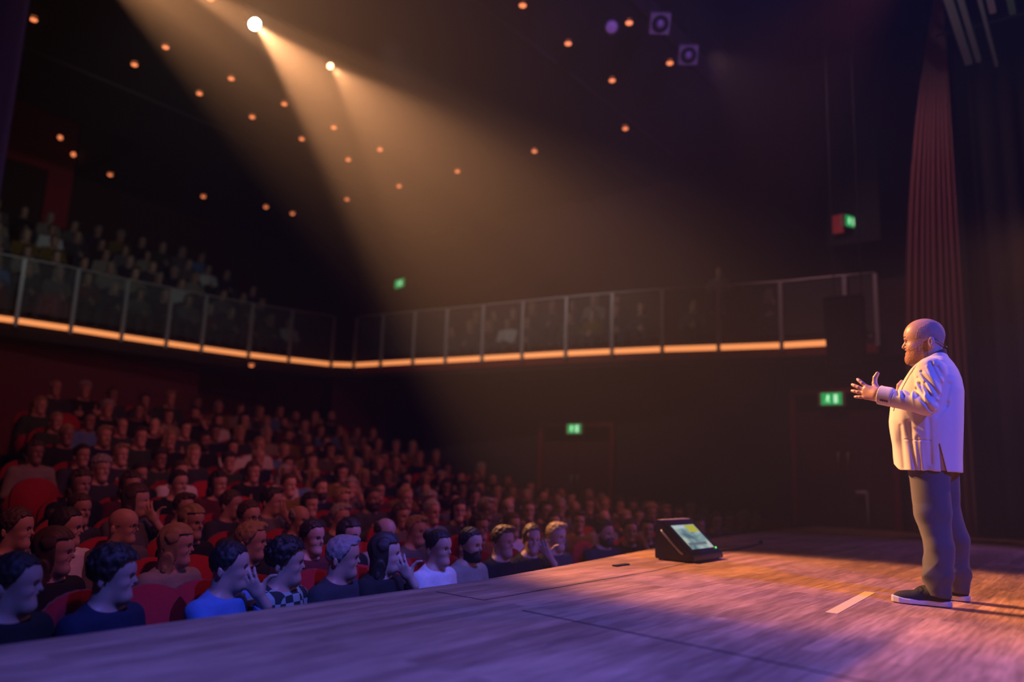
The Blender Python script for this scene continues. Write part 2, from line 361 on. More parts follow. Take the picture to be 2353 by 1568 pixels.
# balcony: rear arm faces the stage, side arm runs along the wall
REAR = [(2.2, 16.95), (4.2, 16.50), (5.838, 16.127), (6.767, 16.02), (7.743, 15.98), (8.661, 15.888), (9.433, 15.80), (10.511, 15.62), (11.43, 15.346), (12.41, 14.98)]
SIDE = [(12.767, 14.50), (12.860, 13.66), (12.960, 12.70), (13.11, 11.82), (13.209, 10.829), (13.31, 9.81), (13.417, 8.769), (13.571, 7.766), (13.749, 6.752), (14.008, 5.714), (14.261, 4.605), (14.38, 3.50), (14.427, 3.001)]
ZB = 3.25
FRONT_EDGE = REAR + SIDE
def inset(pts, d):
    out = []
    for i, p in enumerate(pts):
        a = Vector(pts[max(i - 1, 0)]); b = Vector(pts[min(i + 1, len(pts) - 1)]); t = (b - a).normalized(); n = Vector((-t.y, t.x)) 
        out.append((p[0] + n.x * d, p[1] + n.y * d))
    return out
BACK = inset(FRONT_EDGE, 0.45)
bal = MB()
v = [(x, y, z) for x, y in inset(FRONT_EDGE, 0.03) for z in (2.92, 3.36)] + [(x, y, z) for x, y in BACK for z in (2.92, 3.36)]
nF = len(FRONT_EDGE); f_ = []
for i in range(nF - 1):
    a, b = 2 * i, 2 * i + 2; c, d = 2 * nF + a, 2 * nF + b
    f_ += [(a, b, b + 1, a + 1), (a + 1, b + 1, d + 1, c + 1), (a, c, d, b), (c, c + 1, d + 1, d)]
f_ += [(0, 1, 2 * nF + 1, 2 * nF), (2 * nF - 2, 4 * nF - 2, 4 * nF - 1, 2 * nF - 1)]
bal.add(v, f_)
for k in range(5):
    bal.box(-2.0, 17.0, 16.55 + 0.8 * k, 21.2, 3.0, 3.42 + 0.5 * k) if k else bal.box(-2.0, 17.0, 16.9, 21.2, 2.95, 3.36)
for k in range(3):
    bal.box(14.75 + 0.75 * k, 17.0, 2.5, 16.5, 2.95, 3.36 + 0.5 * k)
bal.box(13.3, 17.0, 11.6, 16.5, 2.95, 3.34); bal.box(14.1, 17.0, 7.3, 11.7, 2.95, 3.34); bal.box(14.45, 17.0, 2.5, 7.3, 2.95, 3.34)
bal.box(12.9, 17.0, 14.8, 16.5, 2.95, 3.34)
struct('floor_balcony', bal, M_CARPET)
fa = MB()
for a, b in zip(inset(SIDE, 0.01)[:-1], inset(SIDE, 0.01)[1:]): fa.bar((a[0], a[1], 3.10), (b[0], b[1], 3.10), 0.03, 0.16)
struct('trim_balcony_fascia', fa, mat('fascia_lit_red', (0.22, 0.03, 0.02), 0.6))  # reddish light below the strip is put into the fascia colour
M_GLASS = bpy.data.materials.new('balustrade_glass'); M_GLASS.use_nodes = True
_n = M_GLASS.node_tree.nodes; _l = M_GLASS.node_tree.links; _n.remove(_n['Principled BSDF'])
_t = _n.new('ShaderNodeBsdfTransparent'); _t.inputs[0].default_value = (0.86, 0.90, 0.88, 1); _g = _n.new('ShaderNodeBsdfGlossy'); _g.inputs['Roughness'].default_value = 0.08
_d = _n.new('ShaderNodeBsdfDiffuse'); _d.inputs[0].default_value = (0.5, 0.52, 0.52, 1)
_m = _n.new('ShaderNodeMixShader'); _m.inputs[0].default_value = 0.06; _l.new(_t.outputs[0], _m.inputs[1]); _l.new(_g.outputs[0], _m.inputs[2])
_m2 = _n.new('ShaderNodeMixShader'); _m2.inputs[0].default_value = 0.07; _l.new(_m.outputs[0], _m2.inputs[1]); _l.new(_d.outputs[0], _m2.inputs[2]); _l.new(_m2.outputs[0], _n['Material Output'].inputs[0])
def railing(pts, label, top=True):
    r = empty('balcony_railing', (pts[0][0], pts[0][1], ZB - 0.1), label=label, cat='railing')
    o = Vector((pts[0][0], pts[0][1], ZB - 0.1))
    for i, p in enumerate(pts):
        m = MB(); q = Vector((p[0], p[1], 0)) - Vector((o.x, o.y, 0))
        a = Vector(pts[max(i - 1, 0)]); b = Vector(pts[min(i + 1, len(pts) - 1)]); t = (b - a).normalized(); nrm = Vector((t.y, -t.x, 0))
        q0 = q + nrm * 0.045
        m.bar(q0 + Vector((0, 0, -0.03)), q0 + Vector((0, 0, 1.26)), 0.055, 0.07, up=(t.x, t.y, 0)); m.build('post', M_STEEL, r, bevel=0.006)
    for a, b in zip(pts[:-1], pts[1:]):
        A = Vector((a[0], a[1], ZB + 0.16)) - o; B = Vector((b[0], b[1], ZB + 0.16)) - o; d = (B - A) * 0.04
        m = MB(); m.bar(A + d + Vector((0, 0, 0.50)), B - d + Vector((0, 0, 0.50)), 0.012, 0.98); m.build('glass_panel', M_GLASS, r)
    m = MB(); m.tube([Vector((p[0], p[1], ZB + 1.19)) - o for p in pts], 0.021, 8); m.build('handrail', M_STEEL, r, smooth=True)
    return r
railing(REAR, 'glass balustrade with grey posts along the balcony facing the stage')
railing(SIDE, 'glass balustrade with grey posts along the side balcony on the door wall')
ORD = ['first', 'second', 'third', 'fourth', 'fifth', 'sixth', 'seventh', 'eighth', 'ninth', 'tenth', 'eleventh', 'twelfth', 'thirteenth', 'fourteenth', 'fifteenth', 'sixteenth', 'seventeenth', 'eighteenth', 'nineteenth', 'twentieth', 'twenty-first', 'twenty-second', 'twenty-third', 'twenty-fourth', 'twenty-fifth', 'twenty-sixth', 'twenty-seventh', 'twenty-eighth']
for nm, pts, where in (('rear', REAR, 'on the balcony edge facing the stage'), ('side', SIDE, 'on the side balcony edge')):
    P_ = pts + ([SIDE[0]] if nm == 'rear' else [])
    n = len(P_) - 1
    for i, (a, b) in enumerate(zip(P_[:-1], P_[1:])):
        if b[1] < 3.4: continue
        A, B = Vector((a[0], a[1], ZB - 0.015)), Vector((b[0], b[1], ZB - 0.015)); d = (B - A).normalized() * 0.035
        m = MB(); m.bar(A + d, B - d, 0.04, 0.10)
        k = n - i if nm == 'rear' else i + 1
        m.build('light_strip', M_LED, bevel=0.006, label='glowing amber light strip %s, %s from the balcony corner' % (where, ORD[k - 1]), cat='light strip', group='amber light strips along the balcony edge')

# door signs: green emergency exit boxes
def exit_sign(loc, rz, label, w=0.44, h=0.24, s=1.0):
    e = empty('exit_sign', loc, rz, label=label, cat='exit sign', group='green exit signs')
    MB().box(-w / 2, w / 2, -0.05, 0.03, 0, h).build('housing', mat('sign_housing', (0.55, 0.45, 0.35), 0.5), e, bevel=0.006)
    f = MB().box(-w / 2 + 0.055, w / 2 - 0.055, -0.056, -0.048, 0.03, h - 0.02).build('face', mat('sign_green', (0.0, 0.3, 0.08), 0.4, emit=(0.01, 0.42, 0.10), strength=0.8 * s), e)
    mw = mat('sign_white', (0.7, 0.9, 0.75), 0.4, emit=(0.55, 1.0, 0.62), strength=1.0 * s)
    g = MB(); c = h / 2 + 0.005
    g.lathe([(0.0, 0), (0.016, 0), (0.016, 0.004), (0.0, 0.004)], (-0.055, -0.058, c + 0.060), (0, -1, 0), 12)              # running figure
    g.bar((-0.055, -0.060, c + 0.045), (-0.068, -0.060, c - 0.012), 0.024, 0.004, up=(0, 1, 0)); g.bar((-0.068, -0.060, c - 0.01), (-0.040, -0.060, c - 0.035), 0.015, 0.004, up=(0, 1, 0))
    g.bar((-0.040, -0.060, c - 0.035), (-0.046, -0.060, c - 0.072), 0.014, 0.004, up=(0, 1, 0)); g.bar((-0.068, -0.060, c - 0.01), (-0.098, -0.060, c - 0.052), 0.015, 0.004, up=(0, 1, 0))
    g.bar((-0.058, -0.060, c + 0.038), (-0.025, -0.060, c + 0.012), 0.011, 0.004, up=(0, 1, 0)); g.bar((-0.058, -0.060, c + 0.038), (-0.090, -0.060, c + 0.020), 0.011, 0.004, up=(0, 1, 0))
    g.build('running_figure', mw, f)
    MB().box(0.045, 0.105, -0.061, -0.057, c - 0.075, c + 0.075).build('door_symbol', mw, f)
    return e
exit_sign((14.62, 9.28, 1.64), -PI / 2, 'green exit sign above the double door behind the right end of the stalls')
exit_sign((14.62, 3.85, 2.12), -PI / 2, 'green exit sign above the door beside the stage, near the speaker\'s hand', 0.46, 0.26, 1.0)
exit_sign((16.90, 17.32, 6.38), -PI / 2 - 0.2, 'green exit sign high above the balcony corner', 0.60, 0.30)
rp = MB(); rp.box(16.93, 17.0, 16.75, 18.3, 6.45, 6.62); rp.box(16.93, 17.0, 18.15, 18.3, 5.6, 6.6); struct('trim_balcony_door', rp, M_FRAME)
exit_sign((15.96, 3.76, 5.80), -PI / 2 + 1.12, 'tilted green exit sign high over the side balcony, beside a red panel', 0.42, 0.27)
MB().box(15.86, 16.0, 3.84, 4.06, 5.72, 6.10).build('red_panel', mat('red_lit_panel', (0.9, 0.05, 0.03), 0.5), label='small red wall panel beside the tilted exit sign over the side balcony', cat='panel')
MB().box(16.0, 17.0, 3.2, 4.2, 5.5, 8.06).build('wall_pier', M_BLACK, kind='structure')

# ceiling downlights
M_DL = mat('downlight_glow', (0.9, 0.5, 0.3), 0.5, emit=(1.0, 0.25, 0.085), strength=1.5)
def dl_mesh():
    ring = MB().lathe([(0.062, 0.0), (0.085, 0.0), (0.085, 0.02), (0.062, 0.03)], (0, 0, -0.01), n=18).mesh('trim_ring', smooth=True)
    lens = MB().lathe([(0.0, -0.045), (0.030, -0.040), (0.052, -0.026), (0.062, 0.0), (0.066, 0.03)], (0, 0, 0), n=18).mesh('lens', smooth=True)
    ring.materials.append(M_BLACK); lens.materials.append(M_DL); return ring, lens
RING, LENS = dl_mesh()
def downlight(loc, label, g='amber ceiling downlights', s=1.0):
    e = empty('ceiling_downlight', loc, label=label, cat='downlight', group=g); e.scale = (s, s, s)
    link('trim_ring', RING, None, e); link('lens', LENS, None, e)
for j, y in enumerate((12.88, 13.97)):
    for i, x in enumerate((6.41, 7.74, 8.97, 10.27, 11.64)):
        downlight((x, y, 8.035), 'small amber ceiling downlight, %s of five in the %s row left of the beam' % (ORD[i], ('upper', 'lower')[j]))
for i, x in enumerate((8.95, 10.27, 11.78)): downlight((x, 6.83, 8.035), 'small amber ceiling downlight right of the beam, %s of three on a slanting line' % ORD[i])
for i, x in enumerate((10.30, 11.80)): downlight((x, 5.67, 8.035), 'amber ceiling downlight at the ceiling edge, %s purple-lit spotlight' % ('between the round and the square' if i == 0 else 'beside the lower'))
for i, (x, y) in enumerate(((13.50, 16.13), (13.548, 14.168), (13.594, 12.206), (13.627, 9.911), (13.702, 7.607))): downlight((x, y, 8.035), 'amber ceiling downlight over the side balcony, %s from the hall corner' % ORD[i])
for i, (x, y) in enumerate(((13.468, 18.455), (12.694, 18.651), (11.219, 19.447), (8.96, 20.084))): downlight((x, y, 8.035), 'amber ceiling downlight over the rear balcony seats, %s from the hall corner' % ORD[i])
downlight((4.662, 13.961, 8.035), 'amber ceiling downlight alone near the top of the dark left side'); downlight((6.028, 10.869, 8.035), 'amber ceiling downlight left of the bright spotlight')
downlight((10.147, 14.9, 2.90), 'faint amber downlight under the balcony soffit', s=0.9)
for i, (x, z) in enumerate(((8.05, 8.95), (8.42, 8.62))):
    e = empty('wall_light', (x, 21.11, z), label='small round amber light on the red rear wall, %s one' % ('upper' if i == 0 else 'lower'), cat='wall light', group='amber lights on the red rear wall')
    e.rotation_euler = (PI / 2, 0, 0); e.rotation_euler = (-PI / 2, 0, 0); link('trim_ring', RING, None, e); link('lens', LENS, None, e)
pn = MB(); pn.box(6.0, 8.5, 21.12, 21.19, 8.0, 9.95); pn.box(7.9, 8.5, 21.12, 21.19, 6.6, 8.0); struct('wall_red_rear_panel', pn, mat('red_wall', (0.45, 0.015, 0.04), 0.8))

# ------------------------------------------------------------------ spotlights on the bridge and over the stage
def theatre_spot(loc, target, label, lens_strength, length=0.5, rad=0.10, square=False, group=None, lens_col=(1.0, 0.86, 0.62)):
    e = empty('stage_spotlight', loc, label=label, cat='spotlight', group=group)
    d = (Vector(target) - Vector(loc)).normalized()
    b = MB().lathe([(rad * 0.55, -length), (rad * 0.9, -length * 0.85), (rad * 0.9, -length * 0.35), (rad * 1.15, -length * 0.3), (rad * 1.15, -0.03), (rad * 1.02, -0.03)], (0, 0, 0), d, 20)
    b.build('body', M_BLACK, e, smooth=False)
    m = mat('lamp_%s' % round(lens_strength, 2), (0.9, 0.85, 0.8), 0.2, emit=lens_col, strength=lens_strength)
    MB().lathe([(0.0, -0.012), (rad * 0.6, -0.016), (rad, -0.032)], (0, 0, 0), d, 20).build('lens', m, e, smooth=True)
    y = MB(); s = d.cross(Vector((0, 0, 1))).normalized() * rad * 1.35; c = -d * length * 0.45
    y.tube([c + s, c + s + Vector((0, 0, 0.24)), c - s + Vector((0, 0, 0.24)), c - s], 0.012, 6); y.tube([c + Vector((0, 0, 0.24)), c + Vector((0, 0, 0.42))], 0.015, 6)
    y.build('yoke', M_BLACK, e)
    return e
theatre_spot(FRONT[0], AIMS[0], 'profile spotlight on the bridge, next left of the dazzling one', 3, rad=0.08, group='profile spotlights on the lighting bridge')
theatre_spot((3.40, 10.27, 7.6), (3.15, -0.8, 0.0), 'dark profile spotlight at the far left end of the lighting bridge', 3, rad=0.08, group='profile spotlights on the lighting bridge')
_l = Vector((3.40, 10.27, 7.6)); _e = Vector((3.7, 0.84, 0.0)); _c = _l + (_e - _l) * (0.55 / (_e - _l).length); _dn = Vector((0, -0.63, 0.78)); _dn = Vector((0, _l.z - _e.z, -(_l.y - _e.y))).normalized()
MB().add([_c + Vector((sx * 0.2, 0, 0)) + _dn * t_ + Vector((0, w_, 0)) for w_ in (0, 0.004) for sx, t_ in ((-1, 0), (1, 0), (1, 0.22), (-1, 0.22))], [(0, 3, 2, 1), (4, 5, 6, 7), (0, 1, 5, 4), (1, 2, 6, 5), (2, 3, 7, 6), (3, 0, 4, 7)]).add(*(lambda m: (m.v, m.f))(MB().bar(_c + Vector((0.19, 0, -0.1)), _l + Vector((0.06, 0.02, 0)), 0.01))).build('light_flag', M_BLACK, label='black flag clamped below the leftmost spotlight on the bridge', cat='flag')
theatre_spot(FRONT[1], AIMS[1], 'dazzling white spotlight on the bridge throwing the widest beam', 60, rad=0.10, group='profile spotlights on the lighting bridge')
theatre_spot(FRONT[2], AIMS[2], 'smaller yellow spotlight glowing inside the bright beam', 7, rad=0.06, group='profile spotlights on the lighting bridge', lens_col=(1.0, 0.62, 0.28))
MB().tube([(-2.0, 10.42, 8.0), (17.0, 10.42, 8.0)], 0.03, 8).build('lighting_bar', M_BLACK, label='black lighting bar under the ceiling carrying the three profile spotlights', cat='bar')
for (x, y, z, nm, sq) in ((9.385, 5.467, 7.40, 'round purple-lit spotlight hanging at the ceiling edge', False), (9.705, 4.82, 7.40, 'square purple-lit spotlight, higher of the two over the stage', True), (10.742, 4.839, 7.40, 'square purple-lit spotlight, lower of the two over the stage', True)):
    e = empty('hanging_spotlight', (x, y, z), label=nm, cat='spotlight', group='spotlights hung above the stage lip')
    d = (Vector((3.5, 0.2, 1.0)) - Vector((x, y, z))).normalized(); q = d.to_track_quat('Z', 'Y').to_matrix().to_4x4()
    if sq:
        b = MB().box(-0.15, 0.15, -0.15, 0.15, -0.26, 0.0); o = b.build('housing', mat('fixture_grey', (0.30, 0.28, 0.32), 0.6), e, bevel=0.01); o.matrix_local = q
        o2 = MB().lathe([(0.125, 0.0), (0.125, 0.012), (0.085, 0.006), (0.080, 0.0)], (0, 0, 0.002), n=24).build('lens_ring', M_BLACK, e, smooth=True); o2.matrix_local = q
        o3 = MB().lathe([(0.0, 0.03), (0.04, 0.026), (0.075, 0.006)], (0, 0, 0.0), n=24).build('lens', mat('lens_glass', (0.35, 0.3, 0.5), 0.25), e, smooth=True); o3.matrix_local = q
    else:
        b = MB().lathe([(0.07, -0.25), (0.13, -0.18), (0.13, 0.0), (0.11, 0.0)], (0, 0, 0), n=24); o = b.build('housing', M_BLACK, e, smooth=True); o.matrix_local = q
        o3 = MB().lathe([(0.0, 0.02), (0.06, 0.014), (0.11, 0.0)], (0, 0, 0.0), n=24).build('lens', mat('lens_pale', (0.75, 0.65, 0.9), 0.5), e, smooth=True); o3.matrix_local = q
    MB().tube([(0, 0, 0.05), (0, 0, 0.75 if sq else 0.65)], 0.014, 6).build('hanger', M_BLACK, e)
spot('purple_fixture_light', (4.0, -1.0, 5.0), (10.0, 5.0, 7.4), 900, (0.45, 0.2, 1.0), 24, 0.5, 0.08)

MB().tube([(8.2, 4.83, 8.17), (12.5, 4.83, 8.17)], 0.025, 8).tube([(8.6, 4.83, 8.17), (8.6, 4.83, 12.48)], 0.008, 6).tube([(12.1, 4.83, 8.17), (12.1, 4.83, 12.48)], 0.008, 6).build('lighting_bar', M_BLACK, label='black lighting bar over the stage lip holding the two square spotlights', cat='bar')
# battens and flown bars over the stage (run parallel to the lip)
M_BAT = mat('batten_grey', (0.30, 0.30, 0.31), 0.6)
for i, (y, x0, x1, w, z, nm, mm_) in enumerate(((1.20, 9.5, 12.65, 0.10, 7.0, 'pale grey batten over the stage, nearest the red curtain', M_BAT), (1.07, 9.5, 12.65, 0.07, 7.0, 'grey batten over the stage, second from the red curtain', M_BAT),
        (0.87, 9.5, 12.94, 0.045, 7.0, 'thin pale batten over the stage, longest of the group', M_BAT), (0.76, 9.5, 11.36, 0.08, 7.0, 'short pinkish batten over the stage', mat('batten_pink', (0.38, 0.28, 0.34), 0.6)),
        (0.55, 9.5, 11.53, 0.08, 7.0, 'greenish batten over the stage at the frame top', mat('batten_green', (0.14, 0.22, 0.15), 0.6)))):
    MB().box(x0, x1, y - w / 2, y + w / 2, z, z + 0.09).build('lighting_batten', mm_, bevel=0.008, label=nm, cat='batten', group='battens flown over the stage')
MB().tube([(11.75, -2.0, 7.05), (11.75, 1.5, 7.12)], 0.02, 8).build('crossbar', M_BLACK, label='black crossbar holding the flown battens over the stage', cat='bar')
MB().tube([(11.75, 1.0, 7.12), (11.75, 1.0, 12.48)], 0.012, 6).tube([(11.75, -1.5, 7.06), (11.75, -1.5, 12.48)], 0.012, 6).build('suspension_cable', M_BLACK, label='thin steel cables carrying the crossbar above the stage', cat='cable')

# ------------------------------------------------------------------ drapes
def drape(name, a, b, z0, z1, m, pleat=0.12, amp=0.05, topw=1.0, n=None, shear=0.0, **kw):
    a, b = Vector(a), Vector(b); Lh = (b - a).length; d = (b - a).normalized(); nr = Vector((-d.y, d.x)); n = n or max(12, int(Lh / pleat * 8)); nz = 24
    vs, fs = [], []
    for j in range(nz + 1):
        t = j / nz; z = z0 + (z1 - z0) * t; wv = 1 - (1 - topw) * t ** 2.6
        for i in range(n + 1):
            s = i / n; ph = s * Lh / pleat * 2 * PI
            p = b + (a - b) * ((1 - s) * wv) + nr * (amp * (0.75 + 0.25 * math.sin(i * 0.37)) * math.sin(ph + 0.5 * math.sin(s * 17)) * (0.75 + 0.25 * math.cos(t * 3)))
            vs.append((p.x, p.y, z))
    for j in range(nz):
        for i in range(n): q = j * (n + 1) + i; fs.append((q, q + 1, q + n + 2, q + n + 1))
    mb = MB(); mb.add(vs, fs); o = mb.build(name, m, smooth=True, **kw)
    md = o.modifiers.new('thickness', 'SOLIDIFY'); md.thickness = 0.01
    return o
drape('stage_curtain', (14.22, 2.58), (14.22, 1.66), 0.02, 9.4, mat('curtain_red', (0.30, 0.105, 0.11), 0.9, sheen=0.4), pleat=0.105, amp=0.062, topw=0.10, n=110,
      label='tall dusty-red stage curtain gathered at the far side of the stage', cat='curtain')
drape('black_drape', (14.45, 1.60), (14.35, -2.4), 0.02, 12.0, M_DRAPE, pleat=0.28, amp=0.06, label='black drape masking the wing right of the red curtain', cat='drape')
drape('black_drape', (14.4, -2.7), (0.0, -4.3), 0.02, 12.0, M_DRAPE, pleat=0.35, amp=0.06, label='long black drape across the back of the stage', cat='drape')
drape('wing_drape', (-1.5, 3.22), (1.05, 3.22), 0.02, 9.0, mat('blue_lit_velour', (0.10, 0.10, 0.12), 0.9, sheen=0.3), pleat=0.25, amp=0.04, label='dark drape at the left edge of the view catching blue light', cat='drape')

# hanging loudspeaker over the far stage corner
ls = empty('hanging_loudspeaker', (12.55, 3.02, 2.46), label='black loudspeaker hanging in front of the balcony light strip', cat='loudspeaker')
m = MB(); m.add([(-0.25, -0.26, 0), (0.25, -0.18, 0), (0.25, 0.18, 0), (-0.25, 0.28, 0), (-0.32, -0.30, 1.12), (0.22, -0.20, 1.12), (0.22, 0.20, 1.12), (-0.32, 0.30, 1.12)], [(0, 3, 2, 1), (4, 5, 6, 7), (0, 1, 5, 4), (1, 2, 6, 5), (2, 3, 7, 6), (3, 0, 4, 7)])
m.build('cabinet', M_BLACK, ls, bevel=0.02)
m = MB(); m.add([(-0.262, -0.23, 0.06), (-0.262, 0.25, 0.06), (-0.328, 0.27, 1.06), (-0.328, -0.27, 1.06), (-0.250, -0.23, 0.06), (-0.250, 0.25, 0.06), (-0.315, 0.27, 1.06), (-0.315, -0.27, 1.06)], [(0, 1, 2, 3), (7, 6, 5, 4), (0, 4, 5, 1), (1, 5, 6, 2), (2, 6, 7, 3), (3, 7, 4, 0)])
m.build('grille', mat('grille_black', (0.02, 0.02, 0.02), 0.5), ls)
MB().tube([(0, -0.2, 1.1), (0, -0.2, 9.9)], 0.01, 6).build('cable', M_BLACK, ls); MB().tube([(0, 0.2, 1.1), (0, 0.2, 9.9)], 0.01, 6).build('cable', M_BLACK, ls)
MB().lathe([(0.0, 0.06), (0.05, 0.04), (0.06, 0.0), (0.045, -0.05), (0.0, -0.05)], (-0.10, -0.32, 0.52), (-0.8, -0.5, 0.1), 16).build('clamp', M_STEEL, ls, smooth=True)

# handrail at the wall steps, lectern monitor, tape, cable
m = MB(); m.tube([(14.66, 3.50, 0.615), (14.60, 3.34, 0.625), (14.60, 3.325, 0.60), (14.60, 3.325, 0.02)], 0.022, 8); m.bar((14.66, 3.52, 0.615), (14.60, 3.33, 0.622), 0.03, 0.07)
m.build('stair_handrail', mat('rail_pale', (0.62, 0.58, 0.66), 0.5), smooth=True, label='pale bent handrail by the wall behind the far end of the stage', cat='handrail')

mo = empty('stage_monitor', (6.49, 2.895, 0.0), label='black wedge-shaped screen monitor on the stage floor facing the speaker', cat='monitor')
prof = [(0, 0.012), (0.0, 0.055), (0.025, 0.075), (0.318, 0.345), (0.362, 0.345), (0.366, 0.02), (0.35, 0.012)]
m = MB(); m.prism_x(prof, 0.0, 0.66); m.build('housing', mat('monitor_black', (0.022, 0.020, 0.022), 0.45, noise=0.2, nscale=80), mo, bevel=0.006)
sl = Vector((0, 0.293, 0.27)).normalized(); nn = Vector((0, -sl.z, sl.y))
def on_face(x, t, h=0.0): p = Vector((x, 0.025, 0.075)) + sl * t + nn * h; return p
def plate(mb, x0, x1, t0, t1, h0, h1):
    return mb.add([on_face(x0, t0, h0), on_face(x1, t0, h0), on_face(x1, t1, h0), on_face(x0, t1, h0), on_face(x0, t0, h1), on_face(x1, t0, h1), on_face(x1, t1, h1), on_face(x0, t1, h1)],
                  [(0, 3, 2, 1), (4, 5, 6, 7), (0, 1, 5, 4), (1, 2, 6, 5), (2, 3, 7, 6), (3, 0, 4, 7)])
plate(MB(), 0.02, 0.64, 0.01, 0.385, -0.004, 0.003).build('bezel', mat('bezel_dark', (0.03, 0.03, 0.04), 0.3), mo, bevel=0.002)
SM = bpy.data.materials.new('screen_image'); SM.use_nodes = True; nt = SM.node_tree; N = nt.nodes; Lk = nt.links; bs = N['Principled BSDF']; bs.inputs['Base Color'].default_value = (0.02, 0.02, 0.02, 1); bs.inputs['Roughness'].default_value = 0.2
tc = N.new('ShaderNodeTexCoord'); mp = N.new('ShaderNodeMapping'); mp.inputs['Scale'].default_value = (5, 7, 7); Lk.new(tc.outputs['Object'], mp.inputs[0])
ns = N.new('ShaderNodeTexNoise'); ns.inputs['Scale'].default_value = 1.3; ns.inputs['Detail'].default_value = 2.5; Lk.new(mp.outputs[0], ns.inputs['Vector'])
rp_ = N.new('ShaderNodeValToRGB'); Lk.new(ns.outputs[0], rp_.inputs[0]); cr = rp_.color_ramp
cr.elements[0].position = 0.30; cr.elements[0].color = (0.07, 0.13, 0.16, 1); cr.elements[1].position = 0.70; cr.elements[1].color = (0.44, 0.48, 0.42, 1)
e_ = cr.elements.new(0.48); e_.color = (0.22, 0.34, 0.34, 1)
Lk.new(rp_.outputs[0], bs.inputs['Emission Color']); bs.inputs['Emission Strength'].default_value = 1.0
scr = plate(MB(), 0.105, 0.575, 0.045, 0.325, 0.003, 0.006).build('screen', SM, mo)
my = mat('screen_yellow', (0.05, 0.05, 0.0), 0.3, emit=(0.42, 0.40, 0.05), strength=1.0); mb_ = mat('screen_slate', (0.02, 0.02, 0.02), 0.3, emit=(0.11, 0.14, 0.16), strength=1.0); mwh = mat('screen_pale', (0.02, 0.02, 0.02), 0.3, emit=(0.42, 0.50, 0.55), strength=1.0)
plate(MB(), 0.36, 0.565, 0.235, 0.318, 0.006, 0.0065).build('yellow_picture', my, scr); plate(MB(), 0.12, 0.50, 0.085, 0.115, 0.006, 0.0065).build('dark_band', mb_, scr); plate(MB(), 0.115, 0.34, 0.285, 0.315, 0.006, 0.0065).build('title_bar', mwh, scr)
plate(MB(), 0.595, 0.610, 0.030, 0.042, 0.003, 0.008).build('power_light', mat('led_green', (0.1, 0.6, 0.1), 0.4, emit=(0.15, 1.0, 0.12), strength=2.0), mo)
MB().box(0.0, 0.60, 0.300, 0.345, 0.342, 0.350).build('top_edge', mat('pale_edge', (0.50, 0.36, 0.28), 0.5), mo, bevel=0.003)  # pale strip along the top of the housing
MB().tube([(-0.004, 0.300, 0.262), (-0.022, 0.285, 0.248), (-0.022, 0.105, 0.082), (-0.004, 0.090, 0.068)], 0.010, 8).build('handle', mat('handle_grey', (0.30, 0.28, 0.33), 0.35, metal=0.6), mo, smooth=True)
for x, y in ((0.04, 0.03), (0.60, 0.03), (0.04, 0.33), (0.60, 0.33)): MB().lathe([(0.014, 0.0), (0.014, 0.014)], (x, y, 0), n=10).build('rubber_foot', M_BLACK, mo)
MB().add([(4.675, 1.308, 0.0008), (4.668, 1.242, 0.0008), (5.82, 1.300, 0.0008), (5.827, 1.368, 0.0008), (4.675, 1.308, 0.0022), (4.668, 1.242, 0.0022), (5.82, 1.300, 0.0022), (5.827, 1.368, 0.0022)],
         [(3, 2, 1, 0), (4, 5, 6, 7), (0, 1, 5, 4), (1, 2, 6, 5), (2, 3, 7, 6), (3, 0, 4, 7)]).build('tape_strip', mat('tape_yellow', (0.85, 0.60, 0.26), 0.6), label='pale yellow strip of tape on the stage floor ahead of the speaker', cat='tape')
MB().tube([(7.12, 3.22, 0.010), (7.5, 3.24, 0.009), (8.2, 3.18, 0.009), (8.9, 3.27, 0.009), (9.35, 3.33, 0.009)], 0.009, 6).lathe([(0.02, 0), (0.024, 0.05), (0.012, 0.09)], (9.33, 3.325, 0.022), (1, 0.05, 0), 8).build(
    'floor_cable', M_BLACK, smooth=True, label='black cable running from the monitor along the stage floor', cat='cable')
MB().box(5.68, 5.90, 3.185, 3.235, 0.0005, 0.012).build('floor_hatch_plate', M_BLACK, bevel=0.004, label='small black socket plate let into the stage near the lip', cat='plate')
